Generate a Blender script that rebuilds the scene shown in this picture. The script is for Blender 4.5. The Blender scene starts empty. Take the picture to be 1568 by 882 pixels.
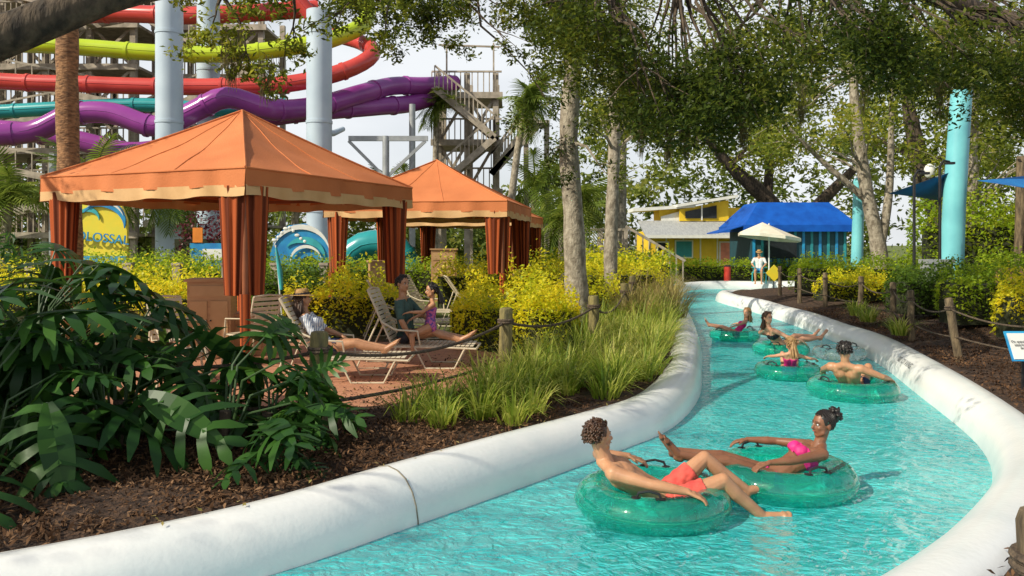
import bpy, math, random, time
import numpy as np
from mathutils import Vector, Matrix
R=random.Random(7); NR=np.random.default_rng(7)
scene=bpy.context.scene
V=Vector

# ------------------------------------------------------------------ materials
def newmat(name):
    m=bpy.data.materials.new(name); m.use_nodes=True
    nt=m.node_tree; return m,nt,nt.nodes['Principled BSDF']
def M(name,c1,c2=None,scale=5,rough=.6,bump=0,bscale=None,metal=0,spec=.5,stretch=(1,1,1),detail=5,lo=.35,hi=.65,trans=0):
    m,nt,b=newmat(name); N=nt.nodes; L=nt.links
    c2=c2 or tuple(x*.75 for x in c1)
    tc=N.new('ShaderNodeTexCoord'); mp=N.new('ShaderNodeMapping'); mp.inputs['Scale'].default_value=stretch
    L.new(tc.outputs['Object'],mp.inputs[0])
    no=N.new('ShaderNodeTexNoise'); no.inputs['Scale'].default_value=scale; no.inputs['Detail'].default_value=detail
    L.new(mp.outputs[0],no.inputs['Vector'])
    cr=N.new('ShaderNodeValToRGB'); cr.color_ramp.elements[0].position=lo; cr.color_ramp.elements[1].position=hi
    cr.color_ramp.elements[0].color=(*c1,1); cr.color_ramp.elements[1].color=(*c2,1)
    L.new(no.outputs['Fac'],cr.inputs[0]); L.new(cr.outputs[0],b.inputs['Base Color'])
    b.inputs['Roughness'].default_value=rough; b.inputs['Metallic'].default_value=metal
    b.inputs['Specular IOR Level'].default_value=spec
    if bump:
        n2=N.new('ShaderNodeTexNoise'); n2.inputs['Scale'].default_value=bscale or scale*3; n2.inputs['Detail'].default_value=6
        L.new(mp.outputs[0],n2.inputs['Vector'])
        bp=N.new('ShaderNodeBump'); bp.inputs['Strength'].default_value=bump; bp.inputs['Distance'].default_value=.03
        L.new(n2.outputs['Fac'],bp.inputs['Height']); L.new(bp.outputs[0],b.inputs['Normal'])
    return m
def leafmat(name,cols,rough=.5,transl=.35,spec=.25,noise=0.5):
    m,nt,b=newmat(name); N=nt.nodes; L=nt.links
    g=N.new('ShaderNodeNewGeometry'); cr=N.new('ShaderNodeValToRGB')
    tc=N.new('ShaderNodeTexCoord'); no=N.new('ShaderNodeTexNoise'); no.inputs['Scale'].default_value=noise
    L.new(tc.outputs['Object'],no.inputs['Vector'])
    ma=N.new('ShaderNodeMath'); ma.operation='MULTIPLY_ADD'; ma.inputs[1].default_value=.6
    mb=N.new('ShaderNodeMath'); mb.operation='MULTIPLY_ADD'; mb.inputs[1].default_value=1.4; mb.inputs[2].default_value=-.5
    L.new(no.outputs['Fac'],mb.inputs[0]); L.new(g.outputs['Random Per Island'],ma.inputs[0]); L.new(mb.outputs[0],ma.inputs[2])
    L.new(ma.outputs[0],cr.inputs[0])
    while len(cr.color_ramp.elements)<len(cols): cr.color_ramp.elements.new(.5)
    for i,c in enumerate(cols):
        e=cr.color_ramp.elements[i]; e.position=i/(len(cols)-1); e.color=(*c,1)
    L.new(cr.outputs[0],b.inputs['Base Color']); b.inputs['Roughness'].default_value=rough; b.inputs['Specular IOR Level'].default_value=spec
    if transl>0:
        t=N.new('ShaderNodeBsdfTranslucent')
        hs=N.new('ShaderNodeHueSaturation'); hs.inputs['Value'].default_value=2.0; hs.inputs['Hue'].default_value=.482
        L.new(cr.outputs[0],hs.inputs['Color']); L.new(hs.outputs[0],t.inputs['Color'])
        mx=N.new('ShaderNodeMixShader'); mx.inputs[0].default_value=transl
        L.new(b.outputs[0],mx.inputs[1]); L.new(t.outputs[0],mx.inputs[2]); L.new(mx.outputs[0],N['Material Output'].inputs['Surface'])
    return m

m_white=M('white_gelcoat',(.84,.83,.80),(.68,.71,.71),1.6,.26,.08,24,lo=.3,hi=.75)
m_wood=M('cabinet_wood',(.52,.30,.15),(.42,.23,.11),3,.45,.05,stretch=(1,1,8))
m_postwood=M('weathered_post',(.22,.16,.09),(.07,.05,.03),6,.85,.6,25,stretch=(3,3,.5))
m_mossy=M('mossy_post',(.27,.22,.08),(.08,.07,.035),5,.85,.7,25,stretch=(3,3,.5))
m_rope=M('rope',(.14,.10,.065),(.05,.035,.025),40,.9,.6,90)
m_bark=M('oak_bark',(.12,.085,.055),(.03,.022,.016),6,.9,1.0,14,stretch=(2,2,.6))
m_barkgrey=M('pale_bark',(.40,.35,.27),(.17,.14,.10),6,.85,.9,16,stretch=(1.5,1.5,1.0))
m_barkpalm=M('palm_bark',(.38,.20,.09),(.13,.065,.03),9,.9,1.0,16,stretch=(1,1,2.5))
m_canvas=M('rust_canvas',(.64,.215,.080),(.52,.165,.060),1.3,.75,.2,40,lo=.3,hi=.7,spec=.2)
m_canvtrim=M('tan_trim',(.68,.43,.21),(.58,.35,.16),3,.8,.1,60,spec=.2)
m_pole=M('rust_pole',(.28,.085,.03),(.20,.06,.02),4,.5)
m_strap=M('cream_strap',(.66,.57,.42),(.56,.48,.35),5,.6)
m_frame=M('cream_frame',(.64,.55,.40),(.55,.47,.34),5,.35)
m_steelblue=M('pale_steel',(.50,.59,.67),(.40,.49,.58),1.2,.45,.05,lo=.3,hi=.7)
m_timber=M('grey_timber',(.46,.39,.31),(.26,.22,.17),3,.8,.2)
m_galv=M('galvanised',(.42,.44,.45),(.32,.34,.35),3,.45,metal=.3)
m_aqua=M('aqua_paint',(.20,.60,.64),(.15,.48,.54),1.5,.4,.05)
m_blue=M('blue_canvas',(.008,.10,.48),(.006,.07,.36),2,.7,.15,spec=.2)
m_bluesail=M('blue_sail',(.01,.19,.50),(.01,.13,.40),2,.7)
m_black=M('black_metal',(.02,.02,.022),None,5,.4)
m_dark=M('dark_glass',(.03,.035,.04),None,5,.15)
m_yellow=M('yellow_siding',(.80,.55,.03),(.72,.47,.02),2,.6,.05)
m_whitep=M('white_paint',(.78,.78,.74),(.68,.68,.64),3,.55)
m_greyroof=M('grey_roof',(.42,.43,.42),(.30,.31,.32),2,.6,.2,stretch=(6,1,1))
m_pink=M('coral_door',(.75,.25,.18),None,3,.5)
m_teal=M('teal_paint',(.03,.30,.34),None,3,.5)
m_umb=M('cream_umbrella',(.75,.70,.58),(.66,.60,.48),3,.7)
m_red=M('red_paint',(.6,.05,.03),None,3,.4)
m_orangep=M('orange_paint',(.8,.25,.03),None,3,.4)
m_signy=M('sign_yellow',(.82,.62,.04),(.72,.62,.05),3,.4)
m_signb=M('sign_blue',(.02,.20,.48),(.03,.32,.58),3,.4)
m_signt=M('sign_teal',(.05,.42,.46),None,3,.4)
m_slp=M('slide_purple',(.32,.06,.31),(.24,.04,.24),.8,.22,lo=.3,hi=.7)
m_slr=M('slide_red',(.60,.07,.055),(.48,.045,.035),.8,.25)
m_sly=M('slide_lime',(.48,.60,.02),(.40,.52,.02),.8,.25)
m_slt=M('slide_teal',(.03,.34,.36),None,.8,.25)

L_oak=leafmat('oak_leaves',[(.016,.028,.004),(.036,.060,.008),(.080,.110,.012),(.20,.21,.026)],.45,.45)
L_oakl=leafmat('oak_leaves_light',[(.045,.065,.007),(.10,.14,.013),(.21,.24,.025),(.36,.33,.045)],.5,.45)
L_bg=leafmat('far_leaves',[(.04,.065,.012),(.08,.12,.018),(.15,.19,.03),(.26,.27,.05)],.6,.4,noise=.15)
L_yel=leafmat('golden_shrub_leaves',[(.18,.25,.010),(.43,.47,.018),(.66,.61,.025),(.80,.69,.04)],.45,.45,noise=1.2)
L_hedge=leafmat('hedge_leaves',[(.03,.065,.008),(.075,.14,.014),(.14,.21,.022)],.5,.42,noise=1)
L_lime=leafmat('lime_hedge_leaves',[(.10,.19,.010),(.24,.35,.018),(.42,.47,.03)],.5,.45,noise=1)
L_phil=leafmat('philodendron_leaf',[(.010,.045,.010),(.025,.080,.014),(.065,.17,.02)],.40,.3,.32,noise=.8)
L_grass=leafmat('flax_blades',[(.06,.12,.010),(.16,.24,.022),(.36,.39,.07),(.56,.52,.17)],.45,.4,noise=1)
L_dry=leafmat('dry_grass_blades',[(.14,.13,.03),(.28,.23,.07),(.42,.33,.13)],.6,.35,noise=1)
L_moss=leafmat('spanish_moss',[(.07,.065,.03),(.14,.125,.06),(.20,.18,.09)],.9,.4)
L_palm=leafmat('palm_leaf',[(.06,.10,.015),(.12,.18,.025),(.24,.28,.05)],.4,.35)
L_bur=leafmat('burgundy_leaves',[(.06,.01,.015),(.13,.02,.03),(.07,.06,.02)],.4,.3)
L_chip=leafmat('mulch_chips',[(.022,.011,.006),(.060,.030,.015),(.12,.060,.028),(.26,.15,.08)],.9,0.0,.2)

def skin(name,c,c2):
    m=M(name,c,c2,9,.42,.06,60,spec=.45); b=m.node_tree.nodes['Principled BSDF']
    b.inputs['Subsurface Weight'].default_value=.10; b.inputs['Subsurface Radius'].default_value=(.02,.008,.004); b.inputs['Subsurface Scale'].default_value=.6
    return m
S_fair=skin('skin_fair',(.60,.32,.20),(.52,.26,.16))
S_tan=skin('skin_tan',(.51,.26,.14),(.41,.20,.105))
S_brown=skin('skin_brown',(.25,.11,.058),(.19,.08,.042))
H_brown=M('hair_brown',(.085,.036,.015),(.03,.013,.007),30,.45)
H_black=M('hair_black',(.012,.009,.008),(.02,.014,.011),30,.4)
H_blond=M('hair_blond',(.42,.25,.10),(.28,.15,.06),30,.5)
C_coral=M('coral_cloth',(.72,.12,.09),(.58,.075,.065),8,.8,.3,spec=.2)
C_pink=M('magenta_cloth',(.75,.02,.22),None,8,.6)
C_green=M('green_tshirt',(.055,.11,.09),(.035,.075,.07),8,.85)
C_purple=M('floral_swimsuit',(.10,.05,.28),(.55,.12,.30),35,.6,lo=.45,hi=.55)
C_navy=M('navy_cloth',(.02,.035,.10),None,8,.8)
C_dark=M('dark_swimwear',(.02,.02,.03),None,8,.6)
C_white=M('white_cloth',(.75,.75,.73),None,8,.8)
C_straw=M('straw_hat_weave',(.50,.30,.11),(.40,.22,.07),60,.7,.4,120)
M_eye=M('eye_white',(.75,.74,.72),None,5,.2); M_iris=M('iris',(.03,.018,.01),None,5,.1)
M_lip=M('lips',(.40,.12,.10),None,5,.4)
M_cpanel=M('cabinet_panel',(.54,.32,.16),(.45,.26,.12),3,.45)
M_core=M('core_dark',(.03,.035,.012),None,9,.95,.6)
M_stem=M('phil_stem',(.05,.10,.03),None,5,.5)
def stripe_mat():
    m,nt,b=newmat('striped_shirt'); N=nt.nodes;L=nt.links
    tc=N.new('ShaderNodeTexCoord'); w=N.new('ShaderNodeTexWave'); w.inputs['Scale'].default_value=13; w.bands_direction='X'
    L.new(tc.outputs['Object'],w.inputs['Vector']); cr=N.new('ShaderNodeValToRGB')
    cr.color_ramp.elements[0].color=(.20,.26,.40,1); cr.color_ramp.elements[1].color=(.70,.70,.70,1)
    cr.color_ramp.elements[0].position=.2; cr.color_ramp.elements[1].position=.4
    L.new(w.outputs['Fac'],cr.inputs[0]); L.new(cr.outputs[0],b.inputs['Base Color']); b.inputs['Roughness'].default_value=.85
    return m
C_stripe=stripe_mat()
def curtain_mat():
    m,nt,b=newmat('striped_curtain'); N=nt.nodes;L=nt.links
    at=N.new('ShaderNodeAttribute'); at.attribute_name='stripe'
    cr=N.new('ShaderNodeValToRGB'); cr.color_ramp.elements[0].color=(.13,.028,.010,1); cr.color_ramp.elements[1].color=(.42,.092,.026,1)
    cr.color_ramp.elements[0].position=.3; cr.color_ramp.elements[1].position=.6
    L.new(at.outputs['Fac'],cr.inputs[0]); L.new(cr.outputs[0],b.inputs['Base Color']); b.inputs['Roughness'].default_value=.8
    b.inputs['Specular IOR Level'].default_value=.2
    return m
m_curtain=curtain_mat()
def tube_mat(name,col,tr):
    m,nt,b=newmat(name); N=nt.nodes;L=nt.links
    b.inputs['Base Color'].default_value=(*col,1); b.inputs['Roughness'].default_value=.06; b.inputs['Transmission Weight'].default_value=tr
    b.inputs['IOR'].default_value=1.06; b.inputs['Specular IOR Level'].default_value=1.0; b.inputs['Coat Weight'].default_value=1
    b.inputs['Coat Roughness'].default_value=.04; b.inputs['Coat IOR'].default_value=1.6
    tc=N.new('ShaderNodeTexCoord'); n2=N.new('ShaderNodeTexNoise'); n2.inputs['Scale'].default_value=9; n2.inputs['Distortion'].default_value=1
    L.new(tc.outputs['Object'],n2.inputs['Vector']); bp=N.new('ShaderNodeBump'); bp.inputs['Strength'].default_value=.7; bp.inputs['Distance'].default_value=.03
    L.new(n2.outputs['Fac'],bp.inputs['Height']); L.new(bp.outputs[0],b.inputs['Normal'])
    return m
m_tubeg=tube_mat('green_vinyl',(.03,.84,.64),.86)
m_tubec=tube_mat('clear_vinyl',(.85,.95,.93),.9)
def water_mat():
    m,nt,b=newmat('pool_water'); N=nt.nodes;L=nt.links
    tc=N.new('ShaderNodeTexCoord')
    mp=N.new('ShaderNodeMapping'); mp.inputs['Rotation'].default_value=(0,0,.4); mp.inputs['Scale'].default_value=(1,1.25,1); L.new(tc.outputs['Object'],mp.inputs[0])
    n1=N.new('ShaderNodeTexNoise'); n1.inputs['Scale'].default_value=.45; n1.inputs['Detail'].default_value=3; n1.inputs['Distortion'].default_value=.5
    L.new(tc.outputs['Object'],n1.inputs['Vector'])
    n2=N.new('ShaderNodeTexNoise'); n2.inputs['Scale'].default_value=3.0; n2.inputs['Detail'].default_value=4; n2.inputs['Distortion'].default_value=2.2
    L.new(mp.outputs[0],n2.inputs['Vector'])
    ad=N.new('ShaderNodeMath'); ad.operation='MULTIPLY_ADD'; ad.inputs[1].default_value=.55; L.new(n1.outputs['Fac'],ad.inputs[0])
    ml=N.new('ShaderNodeMath'); ml.operation='MULTIPLY'; ml.inputs[1].default_value=.45; L.new(n2.outputs['Fac'],ml.inputs[0]); L.new(ml.outputs[0],ad.inputs[2])
    cr=N.new('ShaderNodeValToRGB'); cr.color_ramp.elements[0].position=.38; cr.color_ramp.elements[1].position=.64
    cr.color_ramp.elements[0].color=(.018,.40,.42,1); cr.color_ramp.elements[1].color=(.12,.66,.65,1)  # colour noise for depth; paler tones stand in for rippled floor light
    L.new(ad.outputs[0],cr.inputs[0])
    df=N.new('ShaderNodeBsdfDiffuse'); L.new(cr.outputs[0],df.inputs['Color'])
    a=N.new('ShaderNodeTexNoise'); a.inputs['Scale'].default_value=2.4; a.inputs['Detail'].default_value=2; a.inputs['Distortion'].default_value=1.4
    c=N.new('ShaderNodeTexNoise'); c.inputs['Scale'].default_value=7; c.inputs['Detail'].default_value=3; c.inputs['Distortion'].default_value=1.5
    L.new(mp.outputs[0],a.inputs['Vector']); L.new(mp.outputs[0],c.inputs['Vector'])
    b1=N.new('ShaderNodeBump'); b1.inputs['Strength'].default_value=1; b1.inputs['Distance'].default_value=.20; L.new(a.outputs['Fac'],b1.inputs['Height'])
    b2=N.new('ShaderNodeBump'); b2.inputs['Strength'].default_value=1; b2.inputs['Distance'].default_value=.09; L.new(c.outputs['Fac'],b2.inputs['Height'])
    L.new(b1.outputs[0],b2.inputs['Normal'])
    gl=N.new('ShaderNodeBsdfGlossy'); gl.inputs['Roughness'].default_value=.03; L.new(b2.outputs[0],gl.inputs['Normal'])
    b3=N.new('ShaderNodeBump'); b3.inputs['Strength'].default_value=.5; b3.inputs['Distance'].default_value=.08; L.new(c.outputs['Fac'],b3.inputs['Height']); L.new(b3.outputs[0],df.inputs['Normal'])
    fr=N.new('ShaderNodeFresnel'); fr.inputs['IOR'].default_value=1.33; L.new(b2.outputs[0],fr.inputs['Normal'])
    # strongly tilted ripples face the viewer: keep reflections as distinct flecks
    mr=N.new('ShaderNodeMapRange'); mr.inputs['From Min'].default_value=.03; mr.inputs['From Max'].default_value=.9; mr.inputs['To Min'].default_value=.01; mr.inputs['To Max'].default_value=.52
    L.new(fr.outputs[0],mr.inputs['Value'])
    mx=N.new('ShaderNodeMixShader'); L.new(mr.outputs[0],mx.inputs[0]); L.new(df.outputs[0],mx.inputs[1]); L.new(gl.outputs[0],mx.inputs[2])
    L.new(mx.outputs[0],N['Material Output'].inputs['Surface']); N.remove(b)
    return m
m_water=water_mat()
def paver_mat():
    m,nt,b=newmat('terracotta_pavers'); N=nt.nodes;L=nt.links
    tc=N.new('ShaderNodeTexCoord'); br=N.new('ShaderNodeTexBrick'); br.inputs['Scale'].default_value=4
    br.inputs['Color1'].default_value=(.52,.24,.13,1); br.inputs['Color2'].default_value=(.42,.18,.10,1); br.inputs['Mortar'].default_value=(.28,.14,.09,1)
    br.inputs['Mortar Size'].default_value=.012
    L.new(tc.outputs['Object'],br.inputs['Vector']); L.new(br.outputs['Color'],b.inputs['Base Color']); b.inputs['Roughness'].default_value=.75
    return m
m_paver=paver_mat()
def ground_mat():
    m,nt,b=newmat('ground_soil'); N=nt.nodes;L=nt.links
    tc=N.new('ShaderNodeTexCoord'); n=N.new('ShaderNodeTexNoise'); n.inputs['Scale'].default_value=14; n.inputs['Detail'].default_value=8
    L.new(tc.outputs['Object'],n.inputs['Vector'])
    c1=N.new('ShaderNodeValToRGB'); c1.color_ramp.elements[0].color=(.022,.011,.006,1); c1.color_ramp.elements[1].color=(.10,.052,.027,1)
    c1.color_ramp.elements[0].position=.35; c1.color_ramp.elements[1].position=.68
    c2=N.new('ShaderNodeValToRGB'); c2.color_ramp.elements[0].color=(.06,.09,.015,1); c2.color_ramp.elements[1].color=(.16,.19,.035,1)
    L.new(n.outputs['Fac'],c1.inputs[0]); L.new(n.outputs['Fac'],c2.inputs[0])
    at=N.new('ShaderNodeAttribute'); at.attribute_name='lawn'
    mx=N.new('ShaderNodeMixRGB'); L.new(at.outputs['Fac'],mx.inputs[0]); L.new(c1.outputs[0],mx.inputs[1]); L.new(c2.outputs[0],mx.inputs[2])
    L.new(mx.outputs[0],b.inputs['Base Color']); b.inputs['Roughness'].default_value=.95
    bp=N.new('ShaderNodeBump'); bp.inputs['Strength'].default_value=.9; bp.inputs['Distance'].default_value=.05
    n3=N.new('ShaderNodeTexNoise'); n3.inputs['Scale'].default_value=30; L.new(tc.outputs['Object'],n3.inputs['Vector'])
    L.new(n3.outputs['Fac'],bp.inputs['Height']); L.new(bp.outputs[0],b.inputs['Normal'])
    return m
m_ground=ground_mat()

# ------------------------------------------------------------------ mesh helpers
def empty(name,loc=(0,0,0)):
    o=bpy.data.objects.new(name,None); o.location=loc; scene.collection.objects.link(o); return o
class MB:
    def __init__(s): s.v=[];s.f=[];s.m=[]
    def add(s,vs,fs,mi=0):
        o=len(s.v); s.v+= [tuple(p) for p in vs]; s.f+=[tuple([i+o for i in f]) for f in fs]; s.m+=[mi]*len(fs)
    def box(s,c,sz,mi=0,yaw=0,rot=None):
        rm=rot if rot is not None else Matrix.Rotation(yaw,3,'Z'); c=V(c)
        vs=[c+rm@V((sx*sz[0]/2,sy*sz[1]/2,szz*sz[2]/2)) for sx in(-1,1) for sy in(-1,1) for szz in(-1,1)]
        s.add(vs,[(0,1,3,2),(4,6,7,5),(0,4,5,1),(2,3,7,6),(0,2,6,4),(1,5,7,3)],mi)
    def beam(s,a,b,w,h,mi=0):
        a=V(a);b=V(b);d=(b-a);L=d.length;d.normalize()
        up=V((0,0,1)) if abs(d.z)<.95 else V((0,1,0))
        sd=d.cross(up).normalized(); u=sd.cross(d)
        s.box((a+b)/2,(L,w,h),mi,rot=Matrix((d,-sd,u)).transposed())
    def tube(s,pts,rads,mi=0,n=8,caps=True,flat=None):
        pts=[V(p) for p in pts]
        if not hasattr(rads,'__len__'): rads=[rads]*len(pts)
        t0=(pts[1]-pts[0]).normalized(); ref=V((0,0,1)) if abs(t0.z)<.9 else V((1,0,0))
        nn=(ref-t0*ref.dot(t0)).normalized(); vs=[]
        cs=[(math.cos(2*math.pi*k/n),math.sin(2*math.pi*k/n)) for k in range(n)]
        for i,p in enumerate(pts):
            t=(pts[min(i+1,len(pts)-1)]-pts[max(i-1,0)]); 
            if t.length<1e-9: t=t0
            t.normalize(); nn=(nn-t*nn.dot(t)); 
            if nn.length<1e-6: nn=t.orthogonal()
            nn.normalize(); bb=t.cross(nn); r=rads[i]
            for ca,sa in cs: vs.append((p.x+(nn.x*ca+bb.x*sa)*r,p.y+(nn.y*ca+bb.y*sa)*r,p.z+(nn.z*ca+bb.z*sa)*r))
        fs=[(i*n+k,i*n+(k+1)%n,(i+1)*n+(k+1)%n,(i+1)*n+k) for i in range(len(pts)-1) for k in range(n)]
        if caps: fs+=[tuple(range(n))[::-1],tuple(range((len(pts)-1)*n,len(pts)*n))]
        s.add(vs,fs,mi)
    def cyl(s,a,b,r0,r1=None,mi=0,n=12): s.tube([a,b],[r0,r0 if r1 is None else r1],mi,n)
    def ell(s,c,r,mi=0,rot=None,n=12,m=8):
        if not hasattr(r,'__len__'): r=(r,r,r)
        c=V(c); rm=rot or Matrix.Identity(3); vs=[c+rm@V((0,0,r[2]))]
        for j in range(1,m):
            th=math.pi*j/m
            for i in range(n):
                ph=2*math.pi*i/n; vs.append(c+rm@V((r[0]*math.sin(th)*math.cos(ph),r[1]*math.sin(th)*math.sin(ph),r[2]*math.cos(th))))
        vs.append(c-rm@V((0,0,r[2]))); fs=[]
        for i in range(n): fs.append((0,1+i,1+(i+1)%n)); fs.append((len(vs)-1,1+(m-2)*n+(i+1)%n,1+(m-2)*n+i))
        for j in range(m-2):
            for i in range(n): fs.append((1+j*n+i,1+(j+1)*n+i,1+(j+1)*n+(i+1)%n,1+j*n+(i+1)%n))
        s.add(vs,fs,mi)
    def cap(s,a,b,ra,rb,mi=0,n=12):
        s.tube([a,b],[ra,rb],mi,n); s.ell(a,ra,mi,n=n,m=8); s.ell(b,rb,mi,n=n,m=8)
    def torus(s,c,R_,r,mi=0,n=48,m=16,sq=1,wob=0):
        vs=[(c[0]+(R_+r*(1+wob*math.sin(a*24))*math.cos(b))*math.cos(a),c[1]+(R_+r*(1+wob*math.sin(a*24))*math.cos(b))*math.sin(a),c[2]+r*sq*(1+wob*math.sin(a*24))*math.sin(b)) for a in [2*math.pi*i/n for i in range(n)] for b in [2*math.pi*j/m for j in range(m)]]
        s.add(vs,[(i*m+j,((i+1)%n)*m+j,((i+1)%n)*m+(j+1)%m,i*m+(j+1)%m) for i in range(n) for j in range(m)],mi)
    def poly(s,pts,thick,axis,mi=0):
        n=len(pts); ax=V(axis)*thick; vs=[V(p) for p in pts]+[V(p)+ax for p in pts]
        s.add(vs,[tuple(range(n)),tuple(range(2*n-1,n-1,-1))]+[(i,(i+1)%n,n+(i+1)%n,n+i) for i in range(n)],mi)
    def obj(s,name,mats,parent=None,smooth=True,ang=40):
        me=bpy.data.meshes.new(name); me.from_pydata(s.v,[],s.f); me.update()
        if not isinstance(mats,(list,tuple)): mats=[mats]
        for m in mats: me.materials.append(m)
        me.polygons.foreach_set('material_index',s.m)
        if smooth:
            me.polygons.foreach_set('use_smooth',[True]*len(me.polygons)); me.set_sharp_from_angle(angle=math.radians(ang))
        o=bpy.data.objects.new(name,me); scene.collection.objects.link(o)
        if parent: o.parent=parent
        return o
def npobj(name,verts,faces,mat,parent=None,smooth=False):
    me=bpy.data.meshes.new(name)
    if isinstance(verts,np.ndarray) and isinstance(faces,np.ndarray):
        n,k=faces.shape
        me.vertices.add(len(verts)); me.vertices.foreach_set('co',verts.astype(np.float32).ravel())
        me.loops.add(n*k); me.loops.foreach_set('vertex_index',faces.astype(np.int32).ravel())
        me.polygons.add(n); me.polygons.foreach_set('loop_start',np.arange(0,n*k,k,dtype=np.int32))
        me.update(calc_edges=True)
    else:
        me.from_pydata(verts.tolist() if hasattr(verts,'tolist') else verts,[],faces.tolist() if hasattr(faces,'tolist') else faces); me.update()
    me.materials.append(mat)
    if smooth: me.polygons.foreach_set('use_smooth',np.ones(len(me.polygons),bool))
    o=bpy.data.objects.new(name,me); scene.collection.objects.link(o)
    if parent: o.parent=parent
    return o
def unit(a): return a/np.maximum(np.linalg.norm(a,axis=-1,keepdims=True),1e-9)
DEFER=[]
def leaves(*a,**k): DEFER.append((a,k))
def leaves_now(name,C,size,mat,parent=None,aspect=.42,up=.4):
    n=len(C); d=unit(NR.normal(size=(n,3))*np.array([1,1,.7])); nn=NR.normal(size=(n,3)); nn[:,2]=np.abs(nn[:,2])*1.0+up; s=unit(np.cross(d,nn))
    L=size*NR.uniform(.6,1.35,(n,1)); w=L*aspect*.5; q=np.cross(s,d)
    vs=np.empty((n,4,3)); vs[:,0]=C-d*L/2; vs[:,1]=C+s*w+q*w*.35; vs[:,2]=C+d*L/2; vs[:,3]=C-s*w+q*w*.35
    return npobj(name,vs.reshape(-1,3),np.arange(4*n).reshape(n,4),mat,parent)
def cloud(clusters,sub=28,sr=.22):
    out=[]
    for (x,y,z,r,n) in clusters:
        k=max(1,n//sub); d=unit(NR.normal(size=(k,3)))*(NR.uniform(0,1,(k,1))**.45)*r*np.array([1,1,.8])
        c=np.array([x,y,z])+d
        p=np.repeat(c,sub,0)+NR.normal(size=(k*sub,3))*r*sr*np.array([1,1,.8]); out.append(p)
    return np.concatenate(out)
def catmull(P,step=.25):
    P=[np.array(p,float) for p in P]; P=[2*P[0]-P[1]]+P+[2*P[-1]-P[-2]]; out=[]
    for i in range(1,len(P)-2):
        n=max(2,int(np.linalg.norm(P[i+1]-P[i])/step))
        for k in range(n):
            t=k/n; a,b,c,d=P[i-1:i+3]
            out.append(.5*((2*b)+(-a+c)*t+(2*a-5*b+4*c-d)*t*t+(-a+3*b-3*c+d)*t**3))
    out.append(P[-2]); return np.array(out)
def text(name,body,size,loc,rot,mat,parent=None,ext=.004,matrix=None):
    cu=bpy.data.curves.new(name,'FONT'); cu.body=body; cu.size=size; cu.extrude=ext; cu.align_x='CENTER'; cu.align_y='CENTER'
    o=bpy.data.objects.new(name+'_c',cu); scene.collection.objects.link(o)
    dg=bpy.context.evaluated_depsgraph_get(); me=bpy.data.meshes.new_from_object(o.evaluated_get(dg)); bpy.data.objects.remove(o)
    me.materials.clear(); me.materials.append(mat)
    o=bpy.data.objects.new(name,me); scene.collection.objects.link(o)
    if matrix is not None: o.matrix_world=matrix
    else: o.location=loc; o.rotation_euler=rot
    if parent: o.parent=parent
    return o

# ------------------------------------------------------------------ river
left=[(-14,1.2),(-7,2.2),(-4.3,3.1),(-2.6,4.05),(-1.475,4.93),(-.673,5.84),(.256,6.94),(1.054,7.94),(1.757,8.93),(2.434,10.64),(2.98,12.8),(3.72,16.1),(4.75,21.7),(6.02,29.4),(6.9,33.6),(8.1,36.2),(10,37),(14,37),(20,38),(40,41)]
right=[(-14,-1.6),(-6,-.4),(-2.95,.9),(-.2,2.8),(1.3,3.9),(2.47,4.93),(3.45,6.02),(4.03,6.85),(4.47,7.69),(4.85,8.77),(5.42,10.9),(6.15,13.7),(6.55,16.1),(6.98,20),(7.16,23.8),(7.16,27.5),(7.35,29.5),(8.0,30.7),(9.3,31.3),(12,31.8),(20,33),(40,36)]
Lc=catmull(left); Rc=catmull(right)
prof=[(0,-.6),(0,-.1),(.0,.02),(.02,.12),(.06,.21),(.13,.29),(.22,.335),(.32,.35),(.42,.33),(.50,.27),(.54,.18),(.54,0)]
def sweep(name,C,sign,prof,mat):
    T=unit(np.gradient(C,axis=0)); N=np.stack([-T[:,1],T[:,0]],1)*sign
    k=len(prof); vs=[]
    for i in range(len(C)):
        sc=1+.03*math.sin(i*.35)+.02*math.sin(i*.13+1)
        for (o,z) in prof: vs.append((C[i,0]+N[i,0]*o,C[i,1]+N[i,1]*o,z*sc if z>0 else z))
    n=len(C); fs=[(i*k+j,(i+1)*k+j,(i+1)*k+j+1,i*k+j+1) for i in range(n-1) for j in range(k-1)]
    return npobj(name,vs,fs,mat,None,True)
sweep('river_wall',Lc,1,prof,m_white); sweep('river_wall.001',Rc,-1,prof,m_white)
def offset(C,s,o):
    T=unit(np.gradient(C,axis=0)); return C+np.stack([-T[:,1],T[:,0]],1)*s*o
LcW=offset(Lc,1,.12); RcW=offset(Rc,-1,.12)
wb=bpy.data.meshes.new('water'); wp=np.concatenate([LcW,RcW[::-1]])
wb.from_pydata([(p[0],p[1],0.0) for p in wp],[],[tuple(range(len(wp)))]); wb.materials.append(m_water)
wo=bpy.data.objects.new('river_water',wb); scene.collection.objects.link(wo)
def axis(a,b,st,far):
    mid=np.arange(a,b,st); lo=[];x=a;s=st
    while x>-far: s*=1.35; x-=s; lo.append(x)
    hi=[];x=mid[-1];s=st
    while x<far: s*=1.35; x+=s; hi.append(x)
    return np.concatenate([lo[::-1],mid,hi])
gx=axis(-10,16,.15,900); gy=axis(-3,42,.15,1500)
X,Y=np.meshgrid(gx,gy)
def inside(px,py,P):
    ins=np.zeros(px.shape,bool); n=len(P)
    for i in range(n):
        x1,y1=P[i]; x2,y2=P[(i+1)%n]
        if y1==y2: continue
        c=((y1>py)!=(y2>py))&(px<(x2-x1)*(py-y1)/(y2-y1)+x1); ins^=c
    return ins
Lm=offset(Lc,1,.27)[::2]; Rm=offset(Rc,-1,.27)[::2]; mid=np.concatenate([Lm,Rm[::-1]])
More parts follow.
